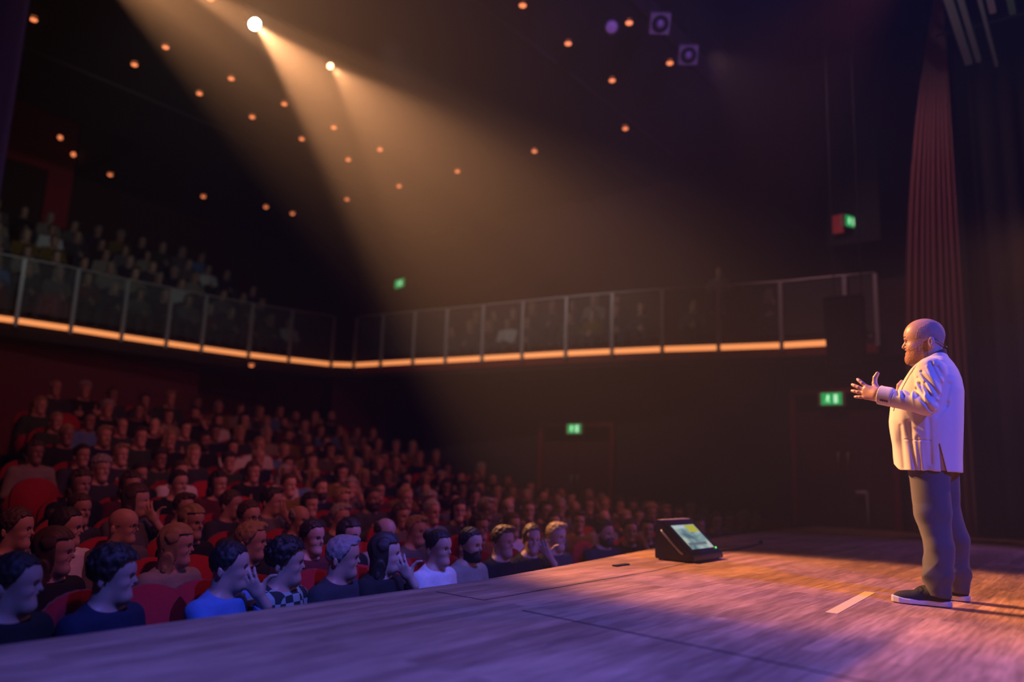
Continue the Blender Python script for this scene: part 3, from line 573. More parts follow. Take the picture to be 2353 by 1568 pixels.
# ------------------------------------------------------------------ the speaker (local frame: +x faces the audience, +y his left, z up)
SKIN = mat('skin_ruddy', (0.62, 0.36, 0.27), 0.42, noise=0.18, nscale=60)
MANX, MANY = 5.67, 0.92
def head_field(P, o=(0, 0, 0), s=1.0):
    """head, face and neck of the speaker in his own frame"""
    Q = (P - np.asarray(o, np.float32)) / s
    M = Q.copy(); M[..., 1] = np.abs(M[..., 1])
    d = ell(Q, (-0.026, 0, 1.690), (0.117, 0.084, 0.111))
    d = sm(d, ell(Q, (0.010, 0, 1.690), (0.086, 0.070, 0.090)), 0.03)            # brow and forehead
    d = sm(d, ell(Q, (0.012, 0, 1.590), (0.070, 0.068, 0.085)), 0.03)            # lower face
    d = sm(d, ell(M, (0.040, 0.036, 1.612), (0.036, 0.030, 0.032)), 0.02)        # cheeks
    d = sm(d, cap(M, (0.083, 0.010, 1.673), (0.066, 0.046, 1.676), 0.0125, 0.010), 0.010)     # brow ridge
    d = sm(d, ell(Q, (0.060, 0, 1.535), (0.032, 0.036, 0.028)), 0.03)            # chin
    d = sm(d, cap(Q, (-0.03, 0, 1.535), (0.03, 0, 1.525), 0.050, 0.045), 0.04)   # under jaw
    d = smx(d, -ell(M, (0.090, 0.034, 1.650), (0.024, 0.024, 0.014)), 0.008)     # eye sockets
    d = sm(d, ell(M, (0.062, 0.032, 1.646), (0.014, 0.017, 0.012)), 0.003)       # lids
    d = sm(d, cap(Q, (0.080, 0, 1.668), (0.104, 0, 1.620), 0.008, 0.0125), 0.008) # nose
    d = sm(d, ell(M, (0.084, 0.012, 1.615), (0.013, 0.009, 0.009)), 0.006)
    d = smx(d, -ell(M, (0.088, 0.008, 1.606), (0.006, 0.004, 0.004)), 0.003)
    d = sm(d, ell(Q, (0.082, 0, 1.597), (0.014, 0.024, 0.009)), 0.006)           # upper lip
    d = sm(d, ell(Q, (0.078, 0, 1.577), (0.013, 0.020, 0.008)), 0.006)
    d = smx(d, -ell(Q, (0.094, 0, 1.586), (0.018, 0.023, 0.0065)), 0.003)        # open mouth
    d = smx(d, -cap(M, (0.080, 0.026, 1.617), (0.066, 0.040, 1.588), 0.0035), 0.006)   # smile fold
    d = sm(d, ell(M, (-0.077, 0.086, 1.628), (0.019, 0.010, 0.036), 0.25), 0.008)      # ears
    d = smx(d, -ell(M, (-0.070, 0.099, 1.631), (0.011, 0.009, 0.023), 0.25), 0.004)
    d = sm(d, cap(Q, (-0.058, 0, 1.61), (-0.068, 0, 1.46), 0.066, 0.074), 0.03)  # neck
    return d * s
def hand_field(P, wrist, fwd_, up_, side, spread=1.0, curl=0.0, fat=1.0):
    """open left/right hand: wrist point, pointing direction, thumb side direction"""
    f_ = np.array(fwd_, float); f_ /= np.linalg.norm(f_); u_ = np.array(up_, float); u_ -= f_ * (u_ @ f_); u_ /= np.linalg.norm(u_)
    n_ = np.cross(f_, u_) * side                                  # out of the palm
    w = np.array(wrist, float)
    K = 1.10
    def at(a, b, c): return w + (f_ * a + u_ * b + n_ * c) * K
    _cap = globals()['cap']
    def cap(P, a, b, r1, r2=None): return _cap(P, a, b, r1 * K * fat, (r1 if r2 is None else r2) * K * fat)
    d = cap(P, at(-0.07, 0, 0), at(0.012, 0, 0), 0.030, 0.027)
    d = sm(d, cap(P, at(0.02, 0.014, 0), at(0.078, 0.026, 0), 0.020, 0.0125), 0.02)
    d = sm(d, cap(P, at(0.02, 0.0, 0), at(0.085, 0.006, 0), 0.020, 0.0125), 0.02)
    d = sm(d, cap(P, at(0.02, -0.010, 0), at(0.081, -0.014, 0), 0.020, 0.012), 0.02)
    d = sm(d, cap(P, at(0.02, -0.018, 0), at(0.070, -0.033, 0), 0.019, 0.011), 0.02)
    roots = [(0.080, 0.028), (0.088, 0.007), (0.084, -0.014), (0.073, -0.034)]
    lens = [0.076, 0.084, 0.078, 0.062]; angs = [0.42, 0.16, -0.02, -0.20]; rr = [0.0098, 0.0100, 0.0095, 0.0085]
    for (a, b), ln, an, r in zip(roots, lens, angs, rr):
        an *= spread; p = at(a, b, 0); cur = curl; seg = [0.46, 0.30, 0.24]
        for i, sg in enumerate(seg):
            dr = f_ * math.cos(an) + u_ * math.sin(an); dr = dr * math.cos(cur) + n_ * math.sin(cur)
            q = p + dr * ln * sg * K
            r2 = r * 0.93; d = sm(d, cap(P, p, q, r, r2), 0.005 if i else 0.007); p = q; r = r2; cur += 0.16 + curl * 0.6
    # thumb leaves the side of the palm near its base
    a0 = at(0.018, 0.020, 0.008); a1 = at(0.050, 0.058, 0.018); a2 = at(0.058, 0.092, 0.020); a3 = at(0.050, 0.120, 0.016)
    d = sm(d, cap(P, a0, a1, 0.018, 0.0125), 0.014); d = sm(d, cap(P, a1, a2, 0.0122, 0.0108), 0.005); d = sm(d, cap(P, a2, a3, 0.0108, 0.0092), 0.004)
    return d
SH = {1: (-0.080, 0.205, 1.425), -1: (-0.080, -0.205, 1.425)}
EL = {1: (-0.062, 0.325, 1.205), -1: (-0.050, -0.315, 1.195)}
WR = {1: (0.205, 0.300, 1.272), -1: (0.170, -0.235, 1.275)}
HANDDIR = {1: (0.94, -0.10, 0.30), -1: (0.85, 0.30, 0.35)}
def man_body(P):
    d = head_field(P)
    T = [(0.83, -0.02, 0.13, 0.17), (1.0, 0.0, 0.165, 0.190), (1.15, 0.0, 0.185, 0.21), (1.3, -0.045, 0.15, 0.20), (1.42, -0.07, 0.115, 0.175), (1.50, -0.072, 0.06, 0.09)]
    d = sm(d, loft(P, T), 0.03)
    for s in (1, -1):
        d = sm(d, cap(P, SH[s], EL[s], 0.052, 0.042), 0.03)
        d = sm(d, cap(P, EL[s], WR[s], 0.042, 0.030), 0.01)
        wf = np.array(WR[s]); d = sm(d, hand_field(P, wf, HANDDIR[s], (-0.28, 0.0, 0.95), s, 1.0 if s > 0 else 0.7, 0.04 if s > 0 else 0.18, 1.18), 0.008)
    for s, hx, kx, ax_ in ((1, -0.03, -0.06, -0.055), (-1, -0.05, -0.10, -0.105)):
        d = sm(d, cap(P, (hx, 0.10 * s, 0.86), (kx, 0.155 * s, 0.42), 0.085, 0.055), 0.03)
        d = sm(d, cap(P, (kx, 0.155 * s, 0.42), (ax_, 0.195 * s, 0.09), 0.052, 0.036), 0.01)
        d = sm(d, cap(P, (ax_, 0.195 * s, 0.06), (ax_ + 0.14, 0.20 * s, 0.045), 0.034, 0.022), 0.02)
    return d
def seg_t(P, a, b):
    a = np.asarray(a, float); b = np.asarray(b, float); ab = b - a; return ((P - a) @ ab) / (ab @ ab)
def man_jacket(P):
    x, y, z = P[..., 0], P[..., 1], P[..., 2]
    T = [(0.800, -0.004, 0.190, 0.235), (0.90, 0.0, 0.198, 0.240), (1.0, 0.0, 0.206, 0.245), (1.12, -0.004, 0.212, 0.248), (1.21, -0.013, 0.209, 0.245),
         (1.32, -0.041, 0.189, 0.238), (1.40, -0.060, 0.160, 0.232), (1.455, -0.070, 0.134, 0.215), (1.50, -0.078, 0.104, 0.165), (1.535, -0.080, 0.078, 0.105), (1.575, -0.078, 0.062, 0.070)]
    d = loft(P, T, 2.25)
    d = d + 0.0055 * (np.sin(y * 24 + x * 38 + 2.2 * np.sin(z * 6)) + 0.4 * np.sin(x * 90 - z * 9)) * step(1.28 - z, 0, 0.3) * step(x, -0.12, 0.0)      # hanging cloth
    arm = None
    for s in (1, -1):
        u = cap(P, SH[s], EL[s], 0.086, 0.066)
        t = seg_t(P, SH[s], EL[s])
        fx = x + 0.08 - 0.02 * t; u = u + (0.013 * np.abs(np.sin(t * 7.5 + fx * 22 + 0.6)) ** 0.7 - 0.007) * step(t, 0.0, 0.35) * step(fx, -0.08, 0.02)
        c = cap(P, EL[s], WR[s], 0.066, 0.060); tf = seg_t(P, EL[s], WR[s])
        top = step(z - (EL[s][2] + 0.067 * tf), -0.02, 0.05)
        c = c + (0.015 * np.abs(np.sin(tf * 13.0 - (z - 1.25) * 14)) ** 0.7 - 0.008) * step(0.80 - tf, 0, 0.25) * (0.15 + 0.9 * top)
        c = np.maximum(c, (tf - 1.0) * 0.28)
        c = np.maximum(c, -np.maximum(cap(P, EL[s], np.array(WR[s]) * 1.0 + (np.array(WR[s]) - np.array(EL[s])) * 0.3, 0.055, 0.052), (0.80 - tf) * 0.28))
        a = sm(u, c, 0.03)
        d = sm(d, a, 0.022)
    XZ = np.stack([x, np.zeros_like(x), z], -1)
    def groove(a, b, w, dep, m): return dep * np.exp(-(np.maximum(cap(XZ, (a[0], 0, a[1]), (b[0], 0, b[1]), 0.0), 0) / w) ** 2) * m
    on = step(y, 0.20, 0.25); fo = step(y, 0.24, 0.28); bo = step(y, 0.10, 0.16) * (y < 0.27)
    for a, b in (((-0.042, 1.41), (-0.135, 1.253)), ((-0.018, 1.375), (-0.13, 1.205)), ((-0.005, 1.314), (-0.094, 1.165)), ((-0.094, 1.464), (-0.160, 1.28)), ((-0.125, 1.44), (-0.165, 1.36))): d = d + groove(a, b, 0.011, 0.012, on)
    for a, b in (((-0.030, 1.393), (-0.115, 1.27)), ((-0.006, 1.345), (-0.11, 1.185)), ((-0.072, 1.44), (-0.145, 1.27))): d = d - groove(a, b, 0.008, 0.005, on)
    for i, xx in enumerate((0.115, 0.083, 0.046, 0.008, -0.030, -0.062)): d = d + groove((xx, 1.335), (xx - 0.030, 1.262 - 0.012 * (i % 2)), 0.0085, 0.011, fo)
    for a, b, dp in (((0.052, 1.10), (0.030, 0.80), 0.009), ((0.010, 1.00), (0.004, 0.80), 0.007), ((-0.175, 1.34), (-0.145, 1.20), 0.010), ((0.105, 1.08), (0.100, 0.82), 0.005), ((-0.06, 1.12), (-0.055, 0.85), 0.006), ((-0.16, 1.22), (-0.11, 1.14), 0.006)): d = d + groove(a, b, 0.013, dp, bo)
    # open bottom, hollow near the hem
    Ti = [(r[0] - 0.05, r[1], r[2] - 0.030, r[3] - 0.028) for r in T]
    hol = np.maximum(loft(P, Ti, 2.25), z - 0.93)
    d = np.maximum(d, -hol)
    # neck opening, lower at the throat
    cut = cap(P, (-0.060, 0, 1.50), (-0.050, 0, 1.70), 0.082, 0.095)
    slope = 1.572 - (x + 0.14) * 0.62
    d = np.maximum(d, -np.maximum(cut, (slope - 0.055) - z))
    d = np.maximum(d, z - slope - 0.012)
    # front opening: wedge that shows the shirt at the chest, then the edges meet
    vee = np.maximum(np.abs(y) - np.interp(z, [0.80, 0.86, 1.14, 1.50], [0.05, 0.012, 0.006, 0.085]), -(x - np.interp(z, [0.8, 1.0, 1.2, 1.4, 1.5], [0.10, 0.12, 0.11, 0.02, -0.06])))
    d = np.maximum(d, -vee)
    # lapel edge, pocket flap and side vent as shallow cuts in the cloth
    L = [(-0.020, 1.520), (0.010, 1.462), (0.052, 1.395), (0.088, 1.330), (0.118, 1.262), (0.150, 1.180)]
    near = np.full(x.shape, 9.0)
    Q = np.stack([x, np.zeros_like(x), z], -1)
    for (a0, b0), (a1, b1) in zip(L[:-1], L[1:]): near = np.minimum(near, cap(Q, (a0, 0, b0), (a1, 0, b1), 0))
    d = d + 0.006 * step(0.006 - near, 0, 0.005) * (y > 0)
    fl = np.abs(z - (0.990 + 0.05 * (x + 0.0))) + np.maximum(np.abs(x - 0.015) - 0.075, 0)
    d = d + 0.0035 * step(0.006 - fl, 0, 0.005) * (np.abs(y) > 0.1)
    vx = np.interp(z, [0.8, 0.97], [-0.118, -0.104]); vw = np.interp(z, [0.8, 0.97], [0.013, 0.001])
    d = d + 0.022 * step(vw + 0.003 - np.abs(x - vx), 0, 0.004) * (z < 0.97) * (np.abs(y) > 0.1)
    d = np.maximum(d, (0.802 + 0.045 * step(x, 0.12, 0.205) + 0.006 * step(x, -0.05, 0.10) - 0.004) - z)
    return d
def man_lining(P):
    x, y, z = P[..., 0], P[..., 1], P[..., 2]
    T = [(0.800, -0.004, 0.190, 0.235), (0.90, 0.0, 0.198, 0.240), (1.0, 0.0, 0.206, 0.245)]
    b = loft(P, T, 2.25); vx = np.interp(z, [0.8, 0.97], [-0.118, -0.104])
    return np.maximum(np.maximum(b + 0.0065, -(b + 0.012)), np.maximum(np.abs(x - vx) - 0.026, np.maximum(np.abs(z - 0.89) - 0.088, 0.1 - y)))
def man_trousers(P):
    x, y, z = P[..., 0], P[..., 1], P[..., 2]
    d = loft(P, [(0.70, -0.03, 0.075, 0.13), (0.78, -0.025, 0.118, 0.185), (0.86, -0.015, 0.140, 0.200), (0.98, 0.0, 0.155, 0.195)], 2.3)
    legs = ((1, [(-0.022, 0.100, 0.84, 0.114), (-0.036, 0.135, 0.54, 0.103), (-0.066, 0.165, 0.35, 0.082), (-0.054, 0.188, 0.17, 0.078), (-0.060, 0.196, 0.070, 0.064)]),
            (-1, [(-0.050, -0.100, 0.84, 0.114), (-0.056, -0.130, 0.54, 0.100), (-0.100, -0.160, 0.38, 0.084), (-0.106, -0.188, 0.18, 0.078), (-0.104, -0.196, 0.070, 0.064)]))
    for s, J in legs:
        g = None
        for a, b in zip(J[:-1], J[1:]):
            c = cap(P, a[:3], b[:3], a[3], b[3]); g = c if g is None else sm(g, c, 0.02)
        d = sm(d, g, 0.035)
    fold = (0.008 * np.abs(np.sin(z * 24 + x * 26 + 1.5 * np.sin(y * 20))) - 0.005) * step(0.36 - z, 0, 0.2) * step(z, 0.06, 0.16) + 0.005 * np.sin(z * 17 - x * 34 + y * 12) * step(0.70 - z, 0, 0.15) * step(z, 0.06, 0.2)
    crease = -0.004 * step(0.012 - np.abs(np.abs(y) - np.interp(z, [0.1, 0.84], [0.20, 0.12])), 0, 0.01) * (x > -0.02)
    d = d + fold + crease
    return np.maximum(d, 0.050 + 0.12 * (x + 0.10) - z + 0.02 * step(x, -0.02, 0.04))
def man_shirt(P):
    x, y, z = P[..., 0], P[..., 1], P[..., 2]
    T = [(0.92, 0.0, 0.160, 0.19), (1.0, 0.0, 0.176, 0.20), (1.15, 0.0, 0.192, 0.215), (1.3, -0.042, 0.158, 0.205), (1.42, -0.066, 0.122, 0.18), (1.49, -0.070, 0.088, 0.10), (1.62, -0.062, 0.080, 0.080)]
    d = loft(P, T, 2.1)
    top = 1.590 - (x + 0.14) * 0.55
    d = np.maximum(d, z - top)
    inner = cap(P, (-0.068, 0, 1.46), (-0.058, 0, 1.66), 0.0735, 0.0735)
    return np.maximum(d, -np.maximum(inner, 1.47 - z))
def man_beard(P):
    x, y, z = P[..., 0], P[..., 1], P[..., 2]
    line = np.interp(x, [-0.06, 0.0, 0.05, 0.07, 0.09], [1.650, 1.615, 1.592, 1.598, 1.605]) + 0.004 * wob(P, 260, 5)
    d = head_field(P) - 0.0022 - 0.0040 * step(line - z, 0.0, 0.035) * step(x, -0.055, -0.02) - 0.0009 * wob(P, 300, 1) * step(line - z, 0.0, 0.02)
    r = np.maximum(z - line, np.maximum(-0.052 - x, 1.500 - z))
    r = np.maximum(r, -ell(P, (0.086, 0, 1.587), (0.022, 0.024, 0.012)))
    d = np.maximum(d, r)
    d = sm(d, ell(P, (0.062, 0, 1.528), (0.030, 0.032, 0.026)) - 0.002 * wob(P, 300, 2), 0.015)
    return np.maximum(d, -(head_field(P) + 0.003))
def man_hair(P):
    x, y, z = P[..., 0], P[..., 1], P[..., 2]
    h = head_field(P); d = h - 0.0016 - 0.0010 * wob(P, 500, 3)
    edge = np.interp(x, [-0.15, -0.06, 0.0, 0.02], [1.775, 1.765, 1.725, 1.66])
    r = np.maximum(z - edge, np.maximum(x - 0.018, np.interp(x, [-0.13, -0.09, -0.05], [1.600, 1.640, 1.655]) - z))
    r = np.maximum(r, ell(P, (-0.077, 0.086, 1.628), (0.022, 0.014, 0.040)) * -1); r = np.maximum(r, ell(P, (-0.077, -0.086, 1.628), (0.022, 0.014, 0.040)) * -1)
    return np.maximum(np.maximum(d, r), -(h + 0.003))
def shoe_upper(P):
    x, y, z = P[..., 0], P[..., 1], P[..., 2]
    d = ell(P, (0.085, 0, 0.030), (0.115, 0.048, 0.048))
    d = sm(d, ell(P, (-0.055, 0, 0.050), (0.062, 0.042, 0.060)), 0.04)
    d = sm(d, cap(P, (-0.03, 0, 0.07), (0.05, 0, 0.06), 0.038, 0.030), 0.03)
    d = np.maximum(d, 0.018 - z)
    return np.maximum(d, -np.maximum(ell(P, (-0.045, 0, 0.115), (0.045, 0.032, 0.040)), 0.06 - z))
def shoe_sole(P):
    x, y, z = P[..., 0], P[..., 1], P[..., 2]
    w = np.interp(x, [-0.125, -0.10, -0.04, 0.02, 0.10, 0.16, 0.195, 0.21], [0.020, 0.040, 0.043, 0.042, 0.053, 0.048, 0.028, 0.006])
    d = np.maximum(np.abs(y) - w, np.maximum(-0.122 - x, x - 0.208))
    return smx(smx(d, 0.001 - z, 0.004), z - (0.030 + 0.010 * step(x, 0.12, 0.20) + 0.004 * step(-x, 0.05, 0.12)), 0.006)

man = link('person', grow('person', man_body, (-0.30, -0.50, 0.0), (0.45, 0.50, 1.83), 0.0034), SKIN)
man.location = (MANX, MANY, 0.004); man.rotation_euler = (0, 0, PI / 2)
tag(man, 'bald bearded speaker in a pale blazer standing on stage with open hands', 'person')
for s in (1, -1):
    MB().lathe([(0.0, -0.0115), (0.006, -0.0098), (0.0098, -0.006), (0.0115, 0), (0.0098, 0.006), (0.006, 0.0098), (0.0, 0.0115)], (0.0665, 0.032 * s, 1.6475), n=14).build(
        'eye', mat('eye_white', (0.55, 0.5, 0.45), 0.2), man, smooth=True)
link('beard', grow('beard', man_beard, (-0.08, -0.10, 1.48), (0.12, 0.10, 1.66), 0.0025, lip=3), mat('beard_ginger', (0.36, 0.16, 0.08), 0.75, noise=0.5, nscale=300), man, label='short ginger beard')
link('hair', grow('hair', man_hair, (-0.17, -0.11, 1.58), (0.04, 0.11, 1.80), 0.0025, lip=3), mat('hair_stubble', (0.42, 0.25, 0.19), 0.8, noise=0.4, nscale=200), man, label='close-cropped stubble round the back of the head')
jk = link('blazer', grow('blazer', man_jacket, (-0.30, -0.45, 0.78), (0.34, 0.45, 1.62), 0.0036, lip=3), mat('cloth_beige', (0.72, 0.66, 0.56), 0.85, noise=0.06, nscale=300, sheen=0.2, bump=0.08), man)
link('lining', grow('lining', man_lining, (-0.20, 0.08, 0.78), (-0.04, 0.28, 1.0), 0.0030, lip=3), mat('lining_warm_lit', (0.50, 0.24, 0.07), 0.5), jk, label='lining showing in the vent, warm light in its colour')  # warm light falling into the vent is put into the lining colour
for s in (1, -1):
    MB().tube([(0.0960, 0.012 * s, 1.679), (0.0945, 0.028 * s, 1.684), (0.0800, 0.050 * s, 1.680)], [0.0030, 0.0042, 0.0025], 6).build('eyebrow', mat('brow_brown', (0.10, 0.045, 0.02), 0.8), man, smooth=True)
    MB().tube([(0.0775, 0.018 * s, 1.6535), (0.0785, 0.032 * s, 1.6560), (0.069, 0.047 * s, 1.6520)], 0.0018, 6).build('eyelashes', mat('lash_dark', (0.05, 0.02, 0.01), 0.8), man, smooth=True)
MB().box(0.070, 0.0845, -0.015, 0.015, 1.5845, 1.5915).build('teeth', mat('teeth_ivory', (0.75, 0.68, 0.55), 0.3), man, bevel=0.002)
for k in range(4):
    t = 0.80 + 0.045 * k
    p = Vector(EL[1]).lerp(Vector(WR[1]), t) + Vector((0.0, 0.052, -0.034))
    MB().lathe([(0.0065, 0), (0.0065, 0.003), (0.004, 0.004)], p, (0, 0.82, -0.57), n=12).build('cuff_button', mat('button_dark', (0.03, 0.02, 0.02), 0.4), jk)
link('trousers', grow('trousers', man_trousers, (-0.25, -0.32, 0.02), (0.2, 0.32, 1.0), 0.004, lip=2.5), mat('cloth_charcoal', (0.085, 0.078, 0.082), 0.85, noise=0.15, nscale=300, sheen=0.15), man)
link('shirt', grow('shirt', man_shirt, (-0.22, -0.24, 0.85), (0.22, 0.24, 1.62), 0.005, lip=2.5), mat('cloth_navy', (0.02, 0.022, 0.035), 0.8), man)
for s, dx, dy in ((1, 0.0, 0.198), (-1, -0.045, -0.205)):
    sh = link('shoe', grow('shoe', shoe_upper, (-0.14, -0.07, 0), (0.22, 0.07, 0.13), 0.0035), mat('canvas_black', (0.016, 0.015, 0.016), 0.8), man)
    sh.location = (dx, dy, 0); sh.rotation_euler = (0, 0, 0.06 * s)
    link('sole', grow('sole', shoe_sole, (-0.14, -0.07, -0.01), (0.22, 0.07, 0.06), 0.003), mat('rubber_white', (0.85, 0.82, 0.78), 0.5), sh)
    lc = MB()
    for k in range(5):
        x0 = 0.035 + 0.017 * k; zt = 0.094 - 0.0075 * k
        lc.tube([(x0, -0.022, zt - 0.006), (x0 + 0.006, 0, zt), (x0, 0.022, zt - 0.006)], 0.0024, 6)
    lc.tube([(0.03, 0.004, 0.094), (0.045, 0.022, 0.106), (0.062, 0.034, 0.086), (0.05, 0.04, 0.07)], 0.0022, 6)
    lc.tube([(0.03, -0.004, 0.094), (0.05, -0.02, 0.104), (0.064, -0.03, 0.084)], 0.0022, 6)
    lc.build('laces', mat('lace_grey', (0.08, 0.075, 0.07), 0.8), sh, smooth=True)
hs = MB(); hs.tube([(-0.092, 0.080, 1.650), (-0.118, 0.060, 1.632), (-0.136, 0.033, 1.617), (-0.141, 0, 1.612), (-0.136, -0.033, 1.617), (-0.118, -0.060, 1.632), (-0.092, -0.080, 1.650)], 0.0022, 8)
hs.tube([(-0.141, 0, 1.612), (-0.150, 0.0, 1.60), (-0.142, 0, 1.578)], 0.004, 8)
hs.build('headset_microphone', mat('plastic_black', (0.02, 0.02, 0.02), 0.4), man, smooth=True)
# ------------------------------------------------------------------ theatre seats
def seat_meshes():
    bk = MB(); n = 14; out = [(-0.24, 0.38)] + [(-0.24 * math.cos(PI * i / n), 0.80 + 0.19 * math.sin(PI * i / n)) for i in range(n + 1)] + [(0.24, 0.38)]
    bk.add([(-0.16 - 0.10 * (z - 0.38), y, z) for y, z in out] + [(-0.27 - 0.10 * (z - 0.38), y * 0.97, z) for y, z in out],
           [tuple(range(len(out))), tuple(range(2 * len(out) - 1, len(out) - 1, -1))] + [((i + 1) % len(out), i, len(out) + i, len(out) + (i + 1) % len(out)) for i in range(len(out))])
    a = bk.mesh('backrest', 0.02, True)
    b = MB().box(-0.16, 0.30, -0.235, 0.235, 0.34, 0.44).mesh('cushion', 0.03, True)
    c = MB().box(-0.20, 0.22, -0.035, 0.035, 0.56, 0.60).mesh('armrest', 0.012, True)
    d = MB().box(-0.10, 0.06, -0.02, 0.02, 0.0, 0.56).mesh('standard', 0.008)
    for m_, mt in ((a, M_SEAT), (b, M_SEAT), (c, M_SEATW), (d, M_SEATW)): m_.materials.append(mt)
    j = MB(); 
    for m_ in (a, b): j.add([v.co[:] for v in m_.vertices], [tuple(p.vertices) for p in m_.polygons])
    for s in (-1, 1): j.box(-0.2, 0.22, 0.245 * s - 0.02, 0.245 * s + 0.02, 0.3, 0.6)
    w = j.mesh('theatre_seat', smooth=True); w.materials.append(M_SEAT)
    return a, b, c, d, w
SB, SCU, SA, SST, SWH = seat_meshes()
def place_seat(X, Y, Z, rz, label, group, full):
    if full:
        e = empty('theatre_seat', (X, Y, Z), rz, label=label, cat='seat', group=group)
        link('backrest', SB, None, e); link('cushion', SCU, None, e)
        for s in (-1, 1):
            o = link('armrest', SA, None, e); o.location = (0, 0.245 * s, 0); q = link('standard', SST, None, e); q.location = (0, 0.245 * s, 0)
    else:
        e = link('theatre_seat', SWH, None, None, label=label, cat='seat', group=group); e.location = (X, Y, Z); e.rotation_euler = (0, 0, rz)
    return e

# ------------------------------------------------------------------ spectators: seated bodies (frame: +x forward, hips at x = 0, floor z = 0)
HC = np.array([0.015, 0, 1.09], np.float32); HS = 0.87
def to_head(P, yaw, pitch=0.0):
    q = P - HC
    c, s = math.cos(-yaw), math.sin(-yaw); q = np.stack([q[..., 0] * c - q[..., 1] * s, q[..., 0] * s + q[..., 1] * c, q[..., 2]], -1)
    return q / HS + np.array([-0.015, 0, 1.652], np.float32)
def sub(P, mask, f, far=0.5):
    out = np.full(P.shape[:-1], far, np.float32)
    if mask.any(): out[mask] = f(P[mask])
    return out
POSE = {'lap': dict(L=[(-0.03, 0.195, 0.86), (0.02, 0.26, 0.60), (0.26, 0.10, 0.56)], R=[(-0.03, -0.195, 0.86), (0.02, -0.26, 0.60), (0.24, -0.08, 0.58)]),
        'chin': dict(L=[(-0.03, 0.195, 0.86), (0.14, 0.24, 0.66), (0.17, 0.085, 0.93)], R=[(-0.03, -0.195, 0.86), (0.10, -0.24, 0.62), (0.26, -0.02, 0.62)]),
        'fold': dict(L=[(-0.03, 0.195, 0.86), (0.06, 0.27, 0.64), (0.22, -0.06, 0.68)], R=[(-0.03, -0.195, 0.86), (0.06, -0.27, 0.64), (0.20, 0.08, 0.72)])}
TOR = [(0.42, -0.02, 0.12, 0.17), (0.55, -0.02, 0.125, 0.165), (0.70, -0.03, 0.12, 0.165), (0.82, -0.035, 0.115, 0.18), (0.89, -0.035, 0.095, 0.175), (0.94, -0.03, 0.065, 0.11), (0.98, -0.03, 0.05, 0.055)]
def arms(P, pose, g=0.0, wrist=True):
    d = None
    for s, J in ((1, POSE[pose]['L']), (-1, POSE[pose]['R'])):
        c = sm(cap(P, J[0], J[1], 0.055 + g, 0.042 + g), cap(P, J[1], J[2], 0.042 + g, 0.028 + g), 0.02)
        d = c if d is None else np.minimum(d, c)
    return d
def body_field(P, pose, yaw):
    d = loft(P, TOR, 2.3); d = sm(d, arms(P, pose), 0.04)
    for s in (1, -1):
        d = sm(d, cap(P, (0.0, 0.10 * s, 0.50), (0.43, 0.12 * s, 0.50), 0.085, 0.060), 0.03)
        d = sm(d, cap(P, (0.43, 0.12 * s, 0.50), (0.40, 0.12 * s, 0.10), 0.058, 0.040), 0.02)
        d = sm(d, cap(P, (0.39, 0.12 * s, 0.05), (0.54, 0.13 * s, 0.035), 0.036, 0.026), 0.02)
    def hands(Q):
        r = None
        for s, J in ((1, POSE[pose]['L']), (-1, POSE[pose]['R'])):
            a, b = np.array(J[1]), np.array(J[2]); f = (b - a) / np.linalg.norm(b - a)
            if pose == 'chin' and s == 1: h = hand_field(Q, b, (-0.35, -0.45, 0.8), (0.5, 0.0, 0.8), s, 0.4, 0.35)
            else: h = hand_field(Q, b, f, (0.0, 0.35 * -s, 0.9), s, 0.4, 0.35)
            r = h if r is None else np.minimum(r, h)
        return r
    d = sm(d, sub(P, (P[..., 0] > 0.05) & (P[..., 2] > 0.45) & (P[..., 2] < 1.16), hands), 0.01)
    d = sm(d, sub(P, P[..., 2] > 0.90, lambda Q: head_field(to_head(Q, yaw)) * HS), 0.02)
    return d
def top_field(P, pose):
    x, y, z = P[..., 0], P[..., 1], P[..., 2]
    d = sm(loft(P, [(r[0], r[1], r[2] + 0.018, r[3] + 0.02) for r in TOR[:-1]] + [(0.97, -0.03, 0.068, 0.072)], 2.3), arms(P, pose, 0.016), 0.04) + 0.006 * wob(P, 28, 4)
    for s, J in ((1, POSE[pose]['L']), (-1, POSE[pose]['R'])):
        a, b = np.array(J[1]), np.array(J[2]); n = (b - a) / np.linalg.norm(b - a)
        d = np.maximum(d, np.where(np.linalg.norm(P - b, axis=-1) < 0.10, ((P - b) @ n.astype(np.float32)) + 0.02, -1))
    d = np.maximum(d, z - (0.952 - 0.45 * (x + 0.03)))
    return d
def leg_field(P):
    d = None
    for s in (1, -1):
        c = sm(cap(P, (-0.02, 0.10 * s, 0.51), (0.43, 0.12 * s, 0.505), 0.100, 0.074), cap(P, (0.43, 0.12 * s, 0.50), (0.40, 0.12 * s, 0.10), 0.072, 0.062), 0.02)
        d = c if d is None else sm(d, c, 0.02)
    return np.maximum(d + 0.004 * wob(P, 40, 6), 0.07 - P[..., 2])
